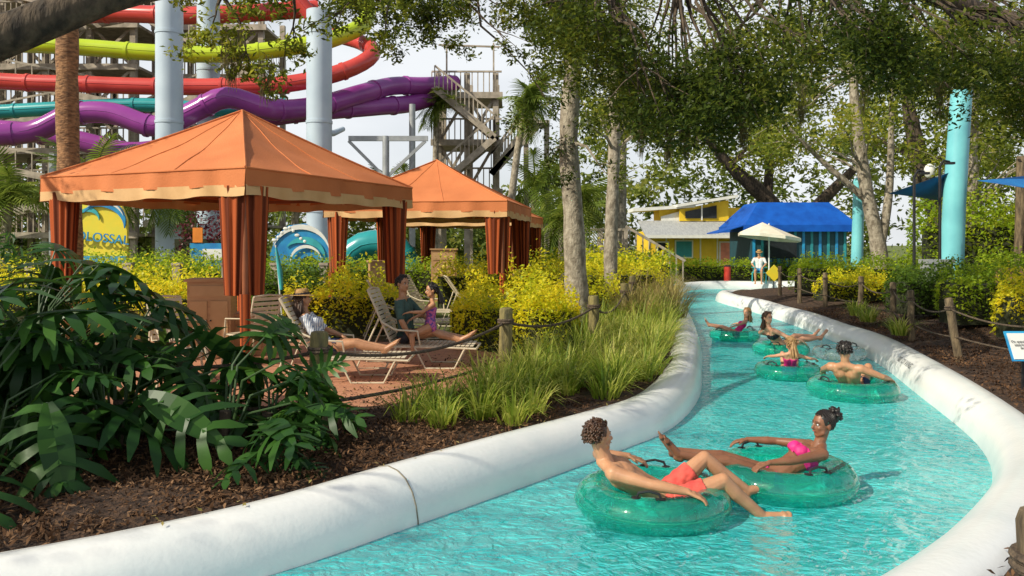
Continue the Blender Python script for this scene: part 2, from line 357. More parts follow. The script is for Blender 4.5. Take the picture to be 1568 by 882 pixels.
ins=inside(X,Y,mid)
near=(np.abs(X)<30)&(np.abs(Y)<50)
Z=.27+.03*np.sin(X*2.1+Y*1.3)+.025*np.sin(X*1.1-Y*2.7)
Z=np.where(near,Z,.28)
patio=[(-9,9.3),(-5,8.9),(-3.0,8.4),(-1.5,8.6),(-.6,9.6),(-.1,11),(0,12.3),(-.6,13.2),(-2,14.2),(-5,14.8),(-9,15)]
pin=inside(X,Y,patio); Z=np.where(pin,.26,Z)
Z=np.where((X>6)&(Y>3)&(Y<30)&~ins,Z+np.clip((X-np.interp(Y,[p[1] for p in right[5:16]],[p[0] for p in right[5:16]])-.8)*.10,0,.35),Z)
Z=np.where(ins,-.6,Z)
ny,nx=X.shape; vs=np.stack([X,Y,Z],-1).reshape(-1,3); idx=np.arange(nx*ny).reshape(ny,nx)
fs=np.stack([idx[:-1,:-1],idx[:-1,1:],idx[1:,1:],idx[1:,:-1]],-1).reshape(-1,4)
g=npobj('ground',vs,fs,m_ground,None,True)
lawn=np.clip((Y-14)/4,0,1)*(X<5)+np.clip((Y-30)/4,0,1)*(X>=5)
at=g.data.attributes.new('lawn','FLOAT','POINT'); at.data.foreach_set('value',np.clip(lawn,0,1).reshape(-1).astype(np.float32))
pm=MB(); pp=catmull(patio+[patio[0]],.3)[:-1]; pm.poly([(p[0],p[1],.30) for p in pp],.06,(0,0,-1)); pm.obj('patio',m_paver,smooth=False)
def wallpt(C,sign,i,o,z):
    T=unit(np.gradient(C,axis=0)); N=np.array([-T[i,1],T[i,0]])*sign; return (C[i,0]+N[0]*o,C[i,1]+N[1]*o,z)
i0=int(np.argmin(np.abs(Lc[:,0]+.72)+np.abs(Lc[:,1]-5.8)))
_s=1+.03*math.sin(i0*.35)+.02*math.sin(i0*.13+1)
jb=MB(); jb.tube([wallpt(Lc,1,i0,o-.002,z*_s+.002) for k,(o,z) in enumerate(prof[1:])],.0055,n=5); jb.obj('wall_expansion_joint',M('joint_dark',(.22,.19,.14),None,20,.8))
TR=unit(np.gradient(Rc,axis=0)); dR=np.concatenate([[0],np.cumsum(np.linalg.norm(np.diff(Rc,axis=0),axis=1))])
e=empty('no_diving_marking'); iN=int(np.argmin(np.abs(Rc[:,1]-12.1)+(Rc[:,0]<4)*50)); d0=dR[iN]
for k,ch in enumerate('NO DIVING'):
    if ch==' ': continue
    dd=d0-(k-4)*.105; j=int(np.searchsorted(dR,dd)); t=V((*TR[j],0)); n_out=V((TR[j][1],-TR[j][0],0)) ; p=V((*(Rc[j-1]+(Rc[j]-Rc[j-1])*((dd-dR[j-1])/(dR[j]-dR[j-1]))),0))
    sz=1+.03*math.sin(j*.35)+.02*math.sin(j*.13+1)
    pos=p+n_out*.085+V((0,0,.245*sz)); nrm=(-n_out*.75+V((0,0,.66))).normalized(); xa=-t; ya=nrm.cross(xa).normalized(); pos+=nrm*.016
    mm=Matrix((xa,ya,nrm)).transposed().to_4x4(); mm.translation=pos; text('letter',ch,.13,None,None,m_black,e,.001,mm)

offset_pts_L=offset(Lc,1,1)-Lc; offset_pts_R=offset(Rc,-1,1)-Rc
def band(C,off,y0,y1,n,spread,rise):
    ok=np.where((C[:,1]>y0)&(C[:,1]<y1)&(C[:,0]>-8))[0]; i=NR.choice(ok,n); o=.57+np.abs(NR.normal(0,spread,n)); p=C[i]+off[i]*o[:,None]+NR.normal(0,.06,(n,2))
    return np.stack([p[:,0],p[:,1],.30+NR.uniform(0,.02,n)+np.maximum(0,o-.8)*rise],1)
leaves('mulch_bed',band(Lc,offset_pts_L,3,20,26000,1.3,0),.05,L_chip,None,.35,2.0)
leaves('mulch_bed.001',band(Rc,offset_pts_R,4,22,14000,1.0,.10),.05,L_chip,None,.35,2.0)
px_=NR.uniform(-6.5,-.5,20000);py_=NR.uniform(4.2,8.5,20000); mk=~inside(px_,py_,np.concatenate([offset(Lc,1,.56),Rc[::-1]]))
leaves('bark_litter',np.stack([px_,py_,.30+NR.uniform(0,.03,20000)],1)[mk],.05,L_chip,None,.35,2.0)
leaves('fallen_leaves',np.stack([NR.uniform(-5,-.5,260),NR.uniform(8.9,13,260),np.full(260,.312)],1),.05,L_dry,None,.5,6)
ok=np.where((Lc[:,1]>3.5)&(Lc[:,1]<14)&(Lc[:,0]>-5))[0]; i_=NR.choice(ok,60); p_=Lc[i_]+offset_pts_L[i_]*NR.uniform(.28,.46,(60,1))
leaves('fallen_leaves.001',np.stack([p_[:,0],p_[:,1],np.full(60,.362)],1),.035,L_dry,None,.5,6)

# ------------------------------------------------------------------ blades / fronds
def blades(name,specs,mat,parent=None,width=.014,nseg=4):
    allv=[];allf=[];o=0
    for (x,y,z,rad,n,ln) in specs:
        a=NR.uniform(0,2*np.pi,n); rr=rad*np.sqrt(NR.uniform(0,1,n))*.5
        base=np.stack([x+rr*np.cos(a),y+rr*np.sin(a),np.full(n,z)],1)
        a2=a+NR.normal(0,.5,n); h=np.stack([np.cos(a2),np.sin(a2),np.zeros(n)],1); L=ln*NR.uniform(.6,1.15,n)
        lean=NR.uniform(.2,.95,n); side=np.stack([-h[:,1],h[:,0],np.zeros(n)],1)
        V_=[]
        for k in range(nseg+1):
            t=k/nseg; hor=lean*L*(t*.5+t*t*.6); ver=L*(t-.45*lean*1.6*t*t*t)*.95
            p=base+h*hor[:,None]+np.array([0,0,1])*ver[:,None]; w=width*(1-t**2*.95)
            V_+= [p-side*w, p+side*w]
        vs=np.stack(V_,1).reshape(-1,3); m=2*(nseg+1)
        f=[]
        for k in range(nseg): f.append(np.stack([np.arange(n)*m+2*k,np.arange(n)*m+2*k+1,np.arange(n)*m+2*k+3,np.arange(n)*m+2*k+2],1))
        f=np.concatenate(f)+o; o+=len(vs); allv.append(vs); allf.append(f)
    return npobj(name,np.concatenate(allv),np.concatenate(allf),mat,parent)
def frond(nl=9,ll=.42,lw=.05,arch=.35,droop=.25,core=.05,ww=(.7,1,.9,.08)):
    vs=[];fs=[]
    def z(x): return -arch*x*x
    for k in range(8):
        x0=k/8;x1=(k+1)/8; c0=core*math.sin(math.pi*min(.98,x0*.9+.08)); c1=core*math.sin(math.pi*min(.98,x1*.9+.08))
        for sg in(-1,1):
            o=len(vs); vs+=[(x0,0,z(x0)),(x0,sg*c0,z(x0)+.02),(x1,sg*c1,z(x1)+.02),(x1,0,z(x1))]; fs.append((o,o+1,o+2,o+3))
    for sgn in(-1,1):
        for i in range(nl):
            t=(i+.5)/nl; x=.0+.97*t; ang=math.radians(135-112*t); l=ll*(math.sin(math.pi*(.22+.70*t))**.7)*(1+.12*math.sin(i*2.3+sgn))
            dx=math.cos(ang);dy=math.sin(ang)*sgn; px,py=-dy*sgn,dx*sgn; o=len(vs)
            for k in range(4):
                u=k/3; cx=x+dx*l*u+.06*l*u*u;cy=dy*l*u; zz=z(x)-droop*l*u*u*1.4+.03*u; w=lw*ww[k]
                vs+=[(cx-px*w,cy-py*w,zz),(cx+px*w,cy+py*w,zz)]
            for k in range(3): fs.append((o+2*k,o+2*k+1,o+2*k+3,o+2*k+2))
    return np.array(vs),np.array(fs)
def place_fronds(name,tmpl,specs,mat,parent=None):
    tv,tf=tmpl; V_=[];F=[];o=0
    for (b,az,el,L,roll) in specs:
        m=(Matrix.Rotation(az,3,'Z')@Matrix.Rotation(-el,3,'Y')@Matrix.Rotation(roll,3,'X'))
        V_.append((tv*L)@np.array(m).T+np.array(b)); F.append(tf+o); o+=len(tv)
    return npobj(name,np.concatenate(V_),np.concatenate(F),mat,parent)
def philodendron(base,n,h,spread,name='philodendron_plant',size=.62,azr=(0,6.28)):
    e=empty(name,(0,0,0)); sp=[]; st=MB()
    for i in range(n):
        az=R.uniform(*azr); t=R.random(); rr=spread*(.35+.65*t)*R.uniform(.8,1.15); hh=h*(1-.75*t**1.3)*R.uniform(.75,1.2)
        p=(base[0]+math.cos(az)*rr,base[1]+math.sin(az)*rr,base[2]+hh)
        q=(base[0]+math.cos(az)*rr*.35,base[1]+math.sin(az)*rr*.35,base[2]+hh*.75)
        b0=(base[0]+math.cos(az)*.06,base[1]+math.sin(az)*.06,base[2])
        st.tube([b0,q,p],[.014,.011,.008],n=6)
        sp.append((p,az+R.gauss(0,.4),R.uniform(-.75,.35),size*R.uniform(.6,1.2),R.gauss(0,.5)))
    k=len(sp)//2
    place_fronds('lobed_leaves',frond(7,.52,.044,.35,.38,.13,(1.1,1.1,1.25,.2)),sp[:k],L_phil,e)
    place_fronds('lobed_leaves_b',frond(6,.50,.052,.50,.50,.15,(1.0,1.0,1.25,.25)),sp[k:],L_phil,e); st.obj('stems',M_stem,e)
    st=MB(); st.tube([(base[0],base[1],base[2]-.1),(base[0]+.03,base[1],base[2]+h*.35)],[.06,.05],n=8); st.obj('trunk',m_bark,e)
philodendron((-3.35,6.9,.3),22,1.1,.98,size=.72)
philodendron((-2.45,6.9,.3),17,.85,.78,size=.60)
philodendron((-4.3,7.3,.3),32,1.65,1.0,size=.76)
philodendron((-3.9,6.0,.3),20,1.05,.8,size=.68)
philodendron((-2.2,7.25,.3),11,.6,.5,size=.45)
philodendron((-2.0,6.45,.3),8,.35,.4,size=.38)
leaves('dark_shrub',cloud([(-5.0+R.gauss(0,.35),7.9+R.gauss(0,.4),R.uniform(.6,2.1),.35,160) for _ in range(12)],20),.10,L_phil,None,.25)
sp=[]
for i in range(0,len(Lc),2):
    x,y=Lc[i]
    if 6.6<y<24:
        for o in (.75,1.15,1.6,2.05):
            if R.random()<.85 and not (o>1.4 and y<7.8):
                p=Lc[i]+offset_pts_L[i]*(o+R.uniform(-.15,.15))
                ln=np.interp(y,[6.6,7.5,9,12,24],[.30,.55,.66,.8,.9])*R.uniform(.75,1.2)
                if y<7.2 and o<1: continue
                sp.append((p[0],p[1],.29,.28,int(80 if y<14 else 45),ln))
sp+=[(-1.0,7.9,.29,.3,80,.5),(-.7,8.3,.29,.3,80,.6),(-.3,8.6,.29,.3,80,.65),(-.9,8.6,.29,.3,60,.5),(.2,9.6,.29,.35,90,.7),(-.1,9.2,.29,.35,90,.7)]
blades('flax_grass',sp,L_grass,width=.009)
sp=[(2.6+R.uniform(-.5,1.1)+(y-17)*.16,y,.3,.5,90,1.25) for y in np.arange(16.5,30,.7)]
blades('dry_grass',sp,L_dry,width=.012)
sp=[(7.35,11.2,.4,.35,160,.6),(7.15,10.6,.4,.3,120,.5),(6.9,14.5,.4,.3,120,.5),(7.4,17,.4,.3,100,.5),(7.8,18.5,.4,.3,100,.5)]
blades('flax_grass.001',sp,L_grass,width=.012)
sp=[(R.uniform(-7.6,-4.5),R.uniform(14.7,15.3),.3,.4,70,.75) for _ in range(14)]
blades('dry_grass.001',sp,L_dry,width=.01)

# ------------------------------------------------------------------ shrubs & hedges
def hedge(name,p0,p1,w,h,mat,size=.07,n=3500,z0=.28,lump=.18):
    e=empty(name); p0=np.array(p0,float);p1=np.array(p1,float); d=p1-p0; L=np.linalg.norm(d); d/=L; s=np.array([-d[1],d[0]])
    u=NR.uniform(0,1,n); a=NR.uniform(0,np.pi,n); k=NR.uniform(.72,1.05,n); ph=R.uniform(0,6)
    bump=1+lump*np.sin(u*L*3.1+ph)*.6+lump*np.sin(u*L*6.7+ph*2)*.5+lump*.5*np.sin(a*5+u*L*4)+NR.normal(0,.04+lump*.25,n)
    off=np.sign(np.cos(a))*np.abs(np.cos(a))**.45*w/2*k*bump; zz=z0+np.abs(np.sin(a))**.5*h*k*bump
    endf=np.minimum(1,np.minimum(u,1-u)*L/.3)**.4
    P=p0[None]+d[None]*(u*L)[:,None]+s[None]*(off*endf)[:,None]
    leaves('leaves',np.stack([P[:,0],P[:,1],z0+(zz-z0)*(.6+.4*endf)],1),size,mat,e,.5,.6)
    c=MB(); cm=(p0+p1)/2; yaw=math.atan2(d[1],d[0]); c.box((cm[0],cm[1],z0+h*.34),(L*.92,w*.55,h*.68),0,yaw)  # solid dark box added inside so the leaf shell reads opaque
    c.obj('dark_core',M_core,e,False)
hedge('golden_shrub',(-8.6,15.6),(-5.4,15.7),1.2,1.0,L_yel,.075,6000,lump=.28)
hedge('golden_shrub',(-4.3,15.4),(-2.1,15.6),1.1,1.05,L_yel,.075,5000,lump=.28)
hedge('golden_shrub',(-1.0,13.7),(1.1,13.3),1.2,.95,L_yel,.075,6500,lump=.28)
hedge('golden_shrub',(-.8,16.3),(2.3,19.6),1.6,.95,L_yel,.085,6000,lump=.28)
hedge('golden_shrub',(-2.2,22),(4.2,23.5),1.8,1.25,L_yel,.10,6500,lump=.25)
hedge('golden_shrub',(1.5,26),(5.2,29),1.8,1.3,L_yel,.12,4000,lump=.25)
hedge('golden_shrub',(-12,18),(-7,18),1.5,1.1,L_yel,.09,6000,lump=.25)
hedge('trimmed_hedge',(-11.8,21),(-6.5,21),1.4,1.45,L_lime,.09,7000,lump=.05)
hedge('trimmed_hedge',(-6.2,19.5),(-2.8,19.8),1.5,1.15,L_hedge,.09,6000,lump=.05)
hedge('trimmed_hedge',(-7.8,25),(-1.5,25),1.4,1.35,L_lime,.10,6000,lump=.05)
hedge('trimmed_hedge',(-1,28),(6,31),1.6,1.4,L_lime,.12,6000,lump=.08)
hedge('trimmed_hedge',(-16,24.5),(-9,24.6),1.4,1.5,L_hedge,.10,6000,lump=.08)
hedge('burgundy_shrub',(-10.8,26.2),(-8.2,26.2),1.2,2.8,L_bur,.13,1800,lump=.3)
hedge('trimmed_hedge',(7.8,39.5),(16,39.5),1.4,1.0,L_lime,.12,5000,z0=.28,lump=.08)
hedge('trimmed_hedge',(8.8,26),(13.5,24.5),1.6,1.1,L_lime,.10,5000,z0=.5,lump=.12)
hedge('golden_shrub',(8.2,21.8),(10.2,22.3),1.3,.7,L_yel,.08,3500,z0=.5,lump=.25)
hedge('trimmed_hedge',(8.3,17.8),(10.6,18.2),1.4,1.0,L_hedge,.085,5000,z0=.5,lump=.15)
hedge('tall_hedge',(12.6,26),(24,22),2.2,3.3,L_lime,.14,16000,z0=.3,lump=.1)
hedge('golden_shrub',(8.1,13.4),(10.6,13.8),1.2,1.0,L_yel,.07,6500,z0=.45,lump=.22)
hedge('trimmed_hedge',(8.2,15.6),(12,15.8),1.2,1.1,L_lime,.08,6000,z0=.5,lump=.18)
hedge('trimmed_hedge',(10.8,19),(16,18),1.2,1.3,L_lime,.09,6000,z0=.5,lump=.12)

# ------------------------------------------------------------------ trees
def limbpath(a,b,sag=.15,n=7,jit=.06):
    a=V(a);b=V(b);L=(b-a).length; out=[]
    for i in range(n):
        t=i/(n-1); p=a.lerp(b,t)+V((0,0,math.sin(math.pi*t)*sag*L))
        if 0<i<n-1: p+=V((R.gauss(0,jit),R.gauss(0,jit),R.gauss(0,jit)))*L*.4
        out.append(p)
    return out
def tree(name,trunk,rads,clusters,leafm,size,barkm=m_bark,limbs=True,sub=28,forks=None,extra=None,limbr=.05,sr=.22):
    e=empty(name); b=MB()
    tp=catmull(trunk,.35); tr=np.interp(np.linspace(0,1,len(tp)),np.linspace(0,1,len(rads)),rads); tr=[r*(1+.05*math.sin(i*1.7)+.03*math.sin(i*3.1)) for i,r in enumerate(tr)]
    b.tube([tuple(p) for p in tp],tr,0,14)
    if extra:
        for (pts,rr) in extra:
            ep=catmull(pts,.3); b.tube([tuple(p) for p in ep],list(np.interp(np.linspace(0,1,len(ep)),np.linspace(0,1,len(rr)),rr)),0,10)
    if limbs:
        fk=[V(p) for p in (forks or trunk[len(trunk)//2:])]
        for i,c in enumerate(clusters):
            if i%2 and len(clusters)>24: continue
            cc=V(c[:3]); f=min(fk,key=lambda p:(p-cc).length)
            pth=limbpath(f,cc,.08,6); b.tube(pth,list(np.linspace(limbr,limbr*.15,len(pth))),0,5)
            for _ in range(2):
                q=cc+V((R.gauss(0,.5),R.gauss(0,.5),R.gauss(0,.4)))*c[3]
                b.tube(limbpath(pth[4],q,.05,3),[limbr*.3,limbr*.2,limbr*.1],0,4)
    b.obj('trunk_and_limbs',barkm,e); leaves('leaves',cloud(clusters,sub,sr),size,leafm,e)
    return e
cl=[]
for _ in range(24): cl.append((1.8+R.gauss(0,.6),16.5+R.gauss(0,.8),R.uniform(4.4,8.0),.55,310))
cl+=[(.9,16.6,3.9,.40,220),(1.0,16.4,3.4,.32,160),(1.9,16.3,3.4,.35,160),(1.6,16.2,4.3,.45,260)]
tree('slender_oak_tree',[(1.42,17,.2),(1.33,17,1.2),(1.28,17,2.6),(1.18,17,4.2),(1.3,17,6),(1.5,17,8.5)],[.27,.22,.20,.19,.16,.08],cl,L_oak,.10,m_barkgrey,limbr=.05)
cl=[(3.1+R.gauss(0,.8),22+R.gauss(0,1),R.uniform(4.8,9.5),.8,280) for _ in range(14)]
tree('slender_oak_tree',[(2.68,22,.2),(2.66,22,2),(2.75,22,4.5),(2.8,22,8.5)],[.2,.17,.15,.07],cl,L_oakl,.13,m_barkgrey,limbr=.05)
cl=[]
envx=[-.6,.5,1.2,2,3,4,5,6,7.5,9.5]; envz=[5.3,4.8,4.2,3.4,3.35,3.9,4.15,4.05,3.6,3.3]
for _ in range(205):
    x=R.uniform(.3,9.5); y=R.uniform(10.3,15); lo=np.interp(x,envx,envz); z=2+(lo-2)*y/12+abs(R.gauss(0,.85))+.3
    cl.append((x*y/12,y,z,.5,280))
for _ in range(9): cl.append((R.uniform(-1.6,2.8),R.uniform(5.4,8.0),R.uniform(5.6,6.8),.5,70))  # unseen clusters above the frame, added to dapple the right wall and water
fk=[(12.5,17,5.2),(10.2,15.5,5.9),(8.2,14.8,6.3),(6.5,14,6.5),(4.5,13,6.4),(2.5,12.5,6.3),(1.2,12.2,6.2),(1.0,9.0,6.6),(.6,7,6.5)]
tree('live_oak_tree',[(15.6,17.6,.2),(15.4,17.6,2),(14.4,17.4,4.0),(12.5,17,5.2),(10.2,15.5,5.9),(8.2,14.8,6.3),(6.5,14,6.5),(4.5,13,6.4),(2.5,12.5,6.3),(1.2,12.2,6.2)],[.5,.42,.38,.30,.24,.20,.17,.13,.09,.05],cl,L_oak,.092,m_bark,forks=fk,limbr=.04,extra=[([(2.5,12.5,6.3),(1.8,11,6.6),(1.0,9.0,6.7),(.6,7,6.6)],[.09,.07,.05,.03])])
cl=[]
for _ in range(34): cl.append((-10.2+R.gauss(0,.9),R.uniform(.5,4.4),R.uniform(4.2,6.2),.75,260))  # crown part out of view, placed to shade the left planting bed
for _ in range(12): cl.append((-9.9+R.gauss(0,.7),9.6+R.gauss(0,.7),R.uniform(6.4,7.6),.5,85))  # clusters out of view, added to cast dapples on the cabana roof
for _ in range(9): cl.append((R.uniform(-8.6,-4.8),R.uniform(1.6,5.0),R.uniform(4.8,5.8),.34,112))  # unseen canopy patches, added to break up sun on the near wall
for c in [(-3.6,9,4.75),(-3.3,9,4.45),(-3.1,9.1,4.15),(-2.85,9,3.95),(-2.6,9,3.85),(-2.4,9,4.2),(-2.9,9,4.5),(-2.1,9.2,4.5),(-3.4,8.8,4.1),(-2.5,9,4.7),(-1.7,9.4,4.7),(-1.5,9.6,4.45),(-1.3,9.8,4.9),(-3.0,9,4.8),(-3.9,9,4.95),(-2.0,9.3,4.85)]:
    cl.append((c[0],c[1],c[2],.27,250))
for _ in range(16): cl.append((-4.6+R.gauss(0,.6),6.5+R.gauss(0,.5),4.45+abs(R.gauss(0,.3)),.36,170))
lim=[([(-6.3,4.6,2.9),(-5.0,5.8,3.15),(-3.95,6.2,3.55),(-3.2,6.4,3.95),(-2.6,7,4.3),(-2.2,8.2,4.75),(-1.4,9.6,5.1)],[.32,.22,.17,.13,.10,.07,.04]),
     ([(-6.4,4.5,3),(-8,3.5,4.4),(-9.5,2.5,5.4)],[.28,.18,.08]),([(-6.4,4.5,3.2),(-8.4,6,4.6),(-10,9,6.2)],[.24,.14,.05]),([(-3.2,6.4,3.95),(-3.4,7.6,4.6),(-3.2,9,4.8)],[.08,.06,.03])]
tree('live_oak_tree',[(-6.3,4.4,.1),(-6.4,4.4,1.2),(-6.3,4.5,2.9),(-6.4,4.5,3.6)],[.55,.45,.40,.25],cl,L_oakl,.075,m_bark,forks=[(-3.2,9,4.8),(-2.2,8.2,4.75),(-1.4,9.6,5.1),(-9.5,2.5,5.4),(-8,3.5,4.4),(-10,9,6.2),(-5,5.8,3.3),(-8.4,6,4.6)],extra=lim,limbr=.03)
cl=[(R.uniform(-2.6,.6),13+R.gauss(0,.6),5.45+abs(R.gauss(0,.5)),.36,260) for _ in range(28)]+[(-1.9,12.6,5.1,.3,200),(-1.2,12.6,5.2,.3,200),(0,12.3,4.95,.3,180),(.35,12.2,4.6,.3,200),(.55,12.2,4.1,.22,120)]
tree('hanging_oak_branch',[(1.3,17,6.0),(.8,15,6.4),(0,13.6,6.3),(-1,13,6.1),(-2.1,13,5.9)],[.15,.11,.09,.06,.03],cl,L_oak,.085,m_bark,limbr=.03)
def moss(name,places):
    P=[]
    for (x,y,z,l,n) in places:
        k=NR.uniform(0,1,n)
        P.append(np.stack([x+NR.normal(0,.07,n)*(1-.6*k),y+NR.normal(0,.07,n)*(1-.6*k),z-k*l],1))
    P=np.concatenate(P); n=len(P); ln=NR.uniform(.08,.2,n); w=.004; a=NR.uniform(0,6.28,n); s=np.stack([np.cos(a),np.sin(a),np.zeros(n)],1)*w; d=np.stack([NR.normal(0,.02,n),NR.normal(0,.02,n),-ln],1)
    vs=np.stack([P-s,P+s,P+s*.5+d,P-s*.5+d],1).reshape(-1,3); npobj(name,vs,np.arange(4*n).reshape(n,4),L_moss)
moss('spanish_moss',[(2.3,12,4.1,.8,450),(2.6,12.2,4.1,.7,300),(3.4,12,4.1,.6,300),(1.9,12,4.0,.6,250),(5.6,13,4.9,.7,250),(-3.1,9,4.3,.45,220),(-2.7,9,4.1,.4,160),(4.4,12.4,4.5,.6,200),(6.6,12.6,4.6,.6,250)])
tree('cabbage_palm_tree',[(-8.72,16,.2),(-8.66,16,2.5),(-8.72,16,5),(-8.68,16,9)],[.26,.21,.20,.19],[(-8.7,16,9.4,.6,60)],L_palm,.3,m_barkpalm,limbs=False)
def crown(cx,cy,z0,z1,rx,n,r,k): return [(cx+R.gauss(0,rx*.5),cy+R.gauss(0,rx*.4),R.uniform(z0,z1),r,k) for _ in range(n)]
tree('laurel_oak_tree',[(13.2,29,.2),(13.0,29,2),(12.5,29,4.5),(12.1,29,8),(12,29,11)],[.32,.24,.20,.15,.07],crown(12,29,5.4,12,3.0,24,1.1,250),L_oakl,.20,m_barkgrey,extra=[([(13,29,1.5),(13.4,29,4),(13.5,29,8)],[.18,.13,.06]),([(12.7,29,3.5),(11,29,5),(9.6,28.6,6.2)],[.14,.1,.05])],limbr=.06)
tree('laurel_oak_tree',[(17.2,31,.2),(17,31,3),(17.3,31,6),(17.2,31,11)],[.36,.27,.22,.1],crown(17.4,31,5,12,3.4,26,1.2,260),L_oakl,.22,m_barkgrey,limbr=.07)
tree('laurel_oak_tree',[(14.8,26.2,.2),(14.7,26.2,3),(14.9,26.2,8)],[.26,.2,.1],crown(15,26,4.6,9,2.2,18,.9,260),L_oakl,.16,m_barkgrey,limbr=.05)
tree('live_oak_tree',[(16,46,.2),(15.6,46,2.6),(14.4,46,4.5),(12,45,6.4),(10,44.5,8.5)],[.7,.55,.45,.3,.12],crown(12.5,45,6.8,14,5.2,38,1.6,260),L_oakl,.28,m_bark,extra=[([(15.6,46,2.6),(18,46,5),(21,46,8)],[.45,.3,.12]),([(14.4,46,4.5),(14.5,46,8),(14,46,12)],[.3,.2,.1])],limbr=.12)
tree('live_oak_tree',[(21,40,.2),(21,40,3),(20,40,6),(19,40,11)],[.6,.5,.4,.15],crown(20.5,40,4.5,14,4.5,38,1.6,240),L_oakl,.29,m_bark,limbr=.12)
tree('laurel_oak_tree',[(6.0,44,.2),(5.9,44,4),(6.1,44,10)],[.3,.25,.1],crown(5.6,44,5.8,12,2.4,18,1.3,200),L_oakl,.26,m_barkgrey,limbr=.08)
tree('laurel_oak_tree',[(26,32,.2),(26,32,4),(26,32,10)],[.4,.3,.1],crown(24.5,32,3,13,4,32,1.5,220),L_oakl,.25,m_barkgrey,limbr=.08)
cl=[]
for x in np.arange(-60,75,2.3):
    hh=8.0 if x<-5 else (6.0 if x<4 else 15)
    for k in range(7):
        z=R.uniform(.5,hh)*(1 if k else .9); cl.append((x+R.gauss(0,1.2),R.uniform(68,84),z,2.2,140))
tree('distant_woodland',[(-30,76,.2),(-30,76,5)],[.4,.2],cl,L_bg,.68,m_bark,limbs=False,sr=.25)
cl=[(R.uniform(-40,-3),R.uniform(46,50),R.uniform(.5,3.6),1.6,140) for _ in range(50)]+[(R.uniform(-3,6),R.uniform(46,52),R.uniform(.5,4.2),1.4,140) for _ in range(26)]
tree('distant_shrubbery',[(-20,48,.2),(-20,48,3)],[.2,.1],cl,L_bg,.42,m_bark,limbs=False)
def palm(x,y,h,fl,n=26,lean=.3,name='sabal_palm_tree',r=.16):
    e=empty(name); b=MB(); top=(x+lean,y,h); b.tube([(x,y,.2),(x+lean*.2,y,h*.4),(x+lean*.6,y,h*.75),top],[r*1.25,r,r*.9,r*.95],0,10); b.obj('trunk',m_barkgrey,e)
    sp=[((top[0],top[1],top[2]),R.uniform(0,6.28),R.uniform(-.9,1.2),fl*R.uniform(.8,1.1),R.gauss(0,.3)) for _ in range(n)]
    place_fronds('fronds',frond(22,.38,.014,.55,.5,.02),sp,L_palm,e)
palm(-.3,34,8.0,1.7,26,.9); palm(.9,38,5.0,1.8,24,.2); palm(-3.7,39,8.8,1.4,20,.1); palm(-14.6,28,4.4,1.7,26); palm(-12.4,29,4.0,1.6,24); palm(-17.5,28,3.8,1.8,24); palm(-8.4,31,4.2,1.4,20); palm(2.2,30,3.8,1.6,22); palm(-5.8,42,4.6,2,20); palm(1.9,31,3.0,1.7,20,0)

# ------------------------------------------------------------------ cabanas
def curtain(mb,cx,cy,z0,z1,w0,w1,stripes,phase=0,yaw=0):
    n=72; rows=[(0,1.0),(.25,.9),(.5,.8),(.75,.72),(.93,.66),(1,.72)]
    vs=[];fs=[]
    for (t,k) in rows:
        z=z1+(z0-z1)*t; w=w0+(w1-w0)*t
        for i in range(n):
            a=2*math.pi*i/n; rr=1+.16*math.sin(a*11+phase+t*.8)*(.7+.5*t)
            lx=math.cos(a)*w*rr; ly=math.sin(a)*w*.62*rr; c,s=math.cos(yaw),math.sin(yaw)
            vs.append((cx+lx*c-ly*s,cy+lx*s+ly*c,z)); stripes.append(.5+.5*math.sin(a*6+phase))
    for j in range(len(rows)-1):
        for i in range(n): fs.append((j*n+i,j*n+(i+1)%n,(j+1)*n+(i+1)%n,(j+1)*n+i))
    mb.add(vs,fs,0)
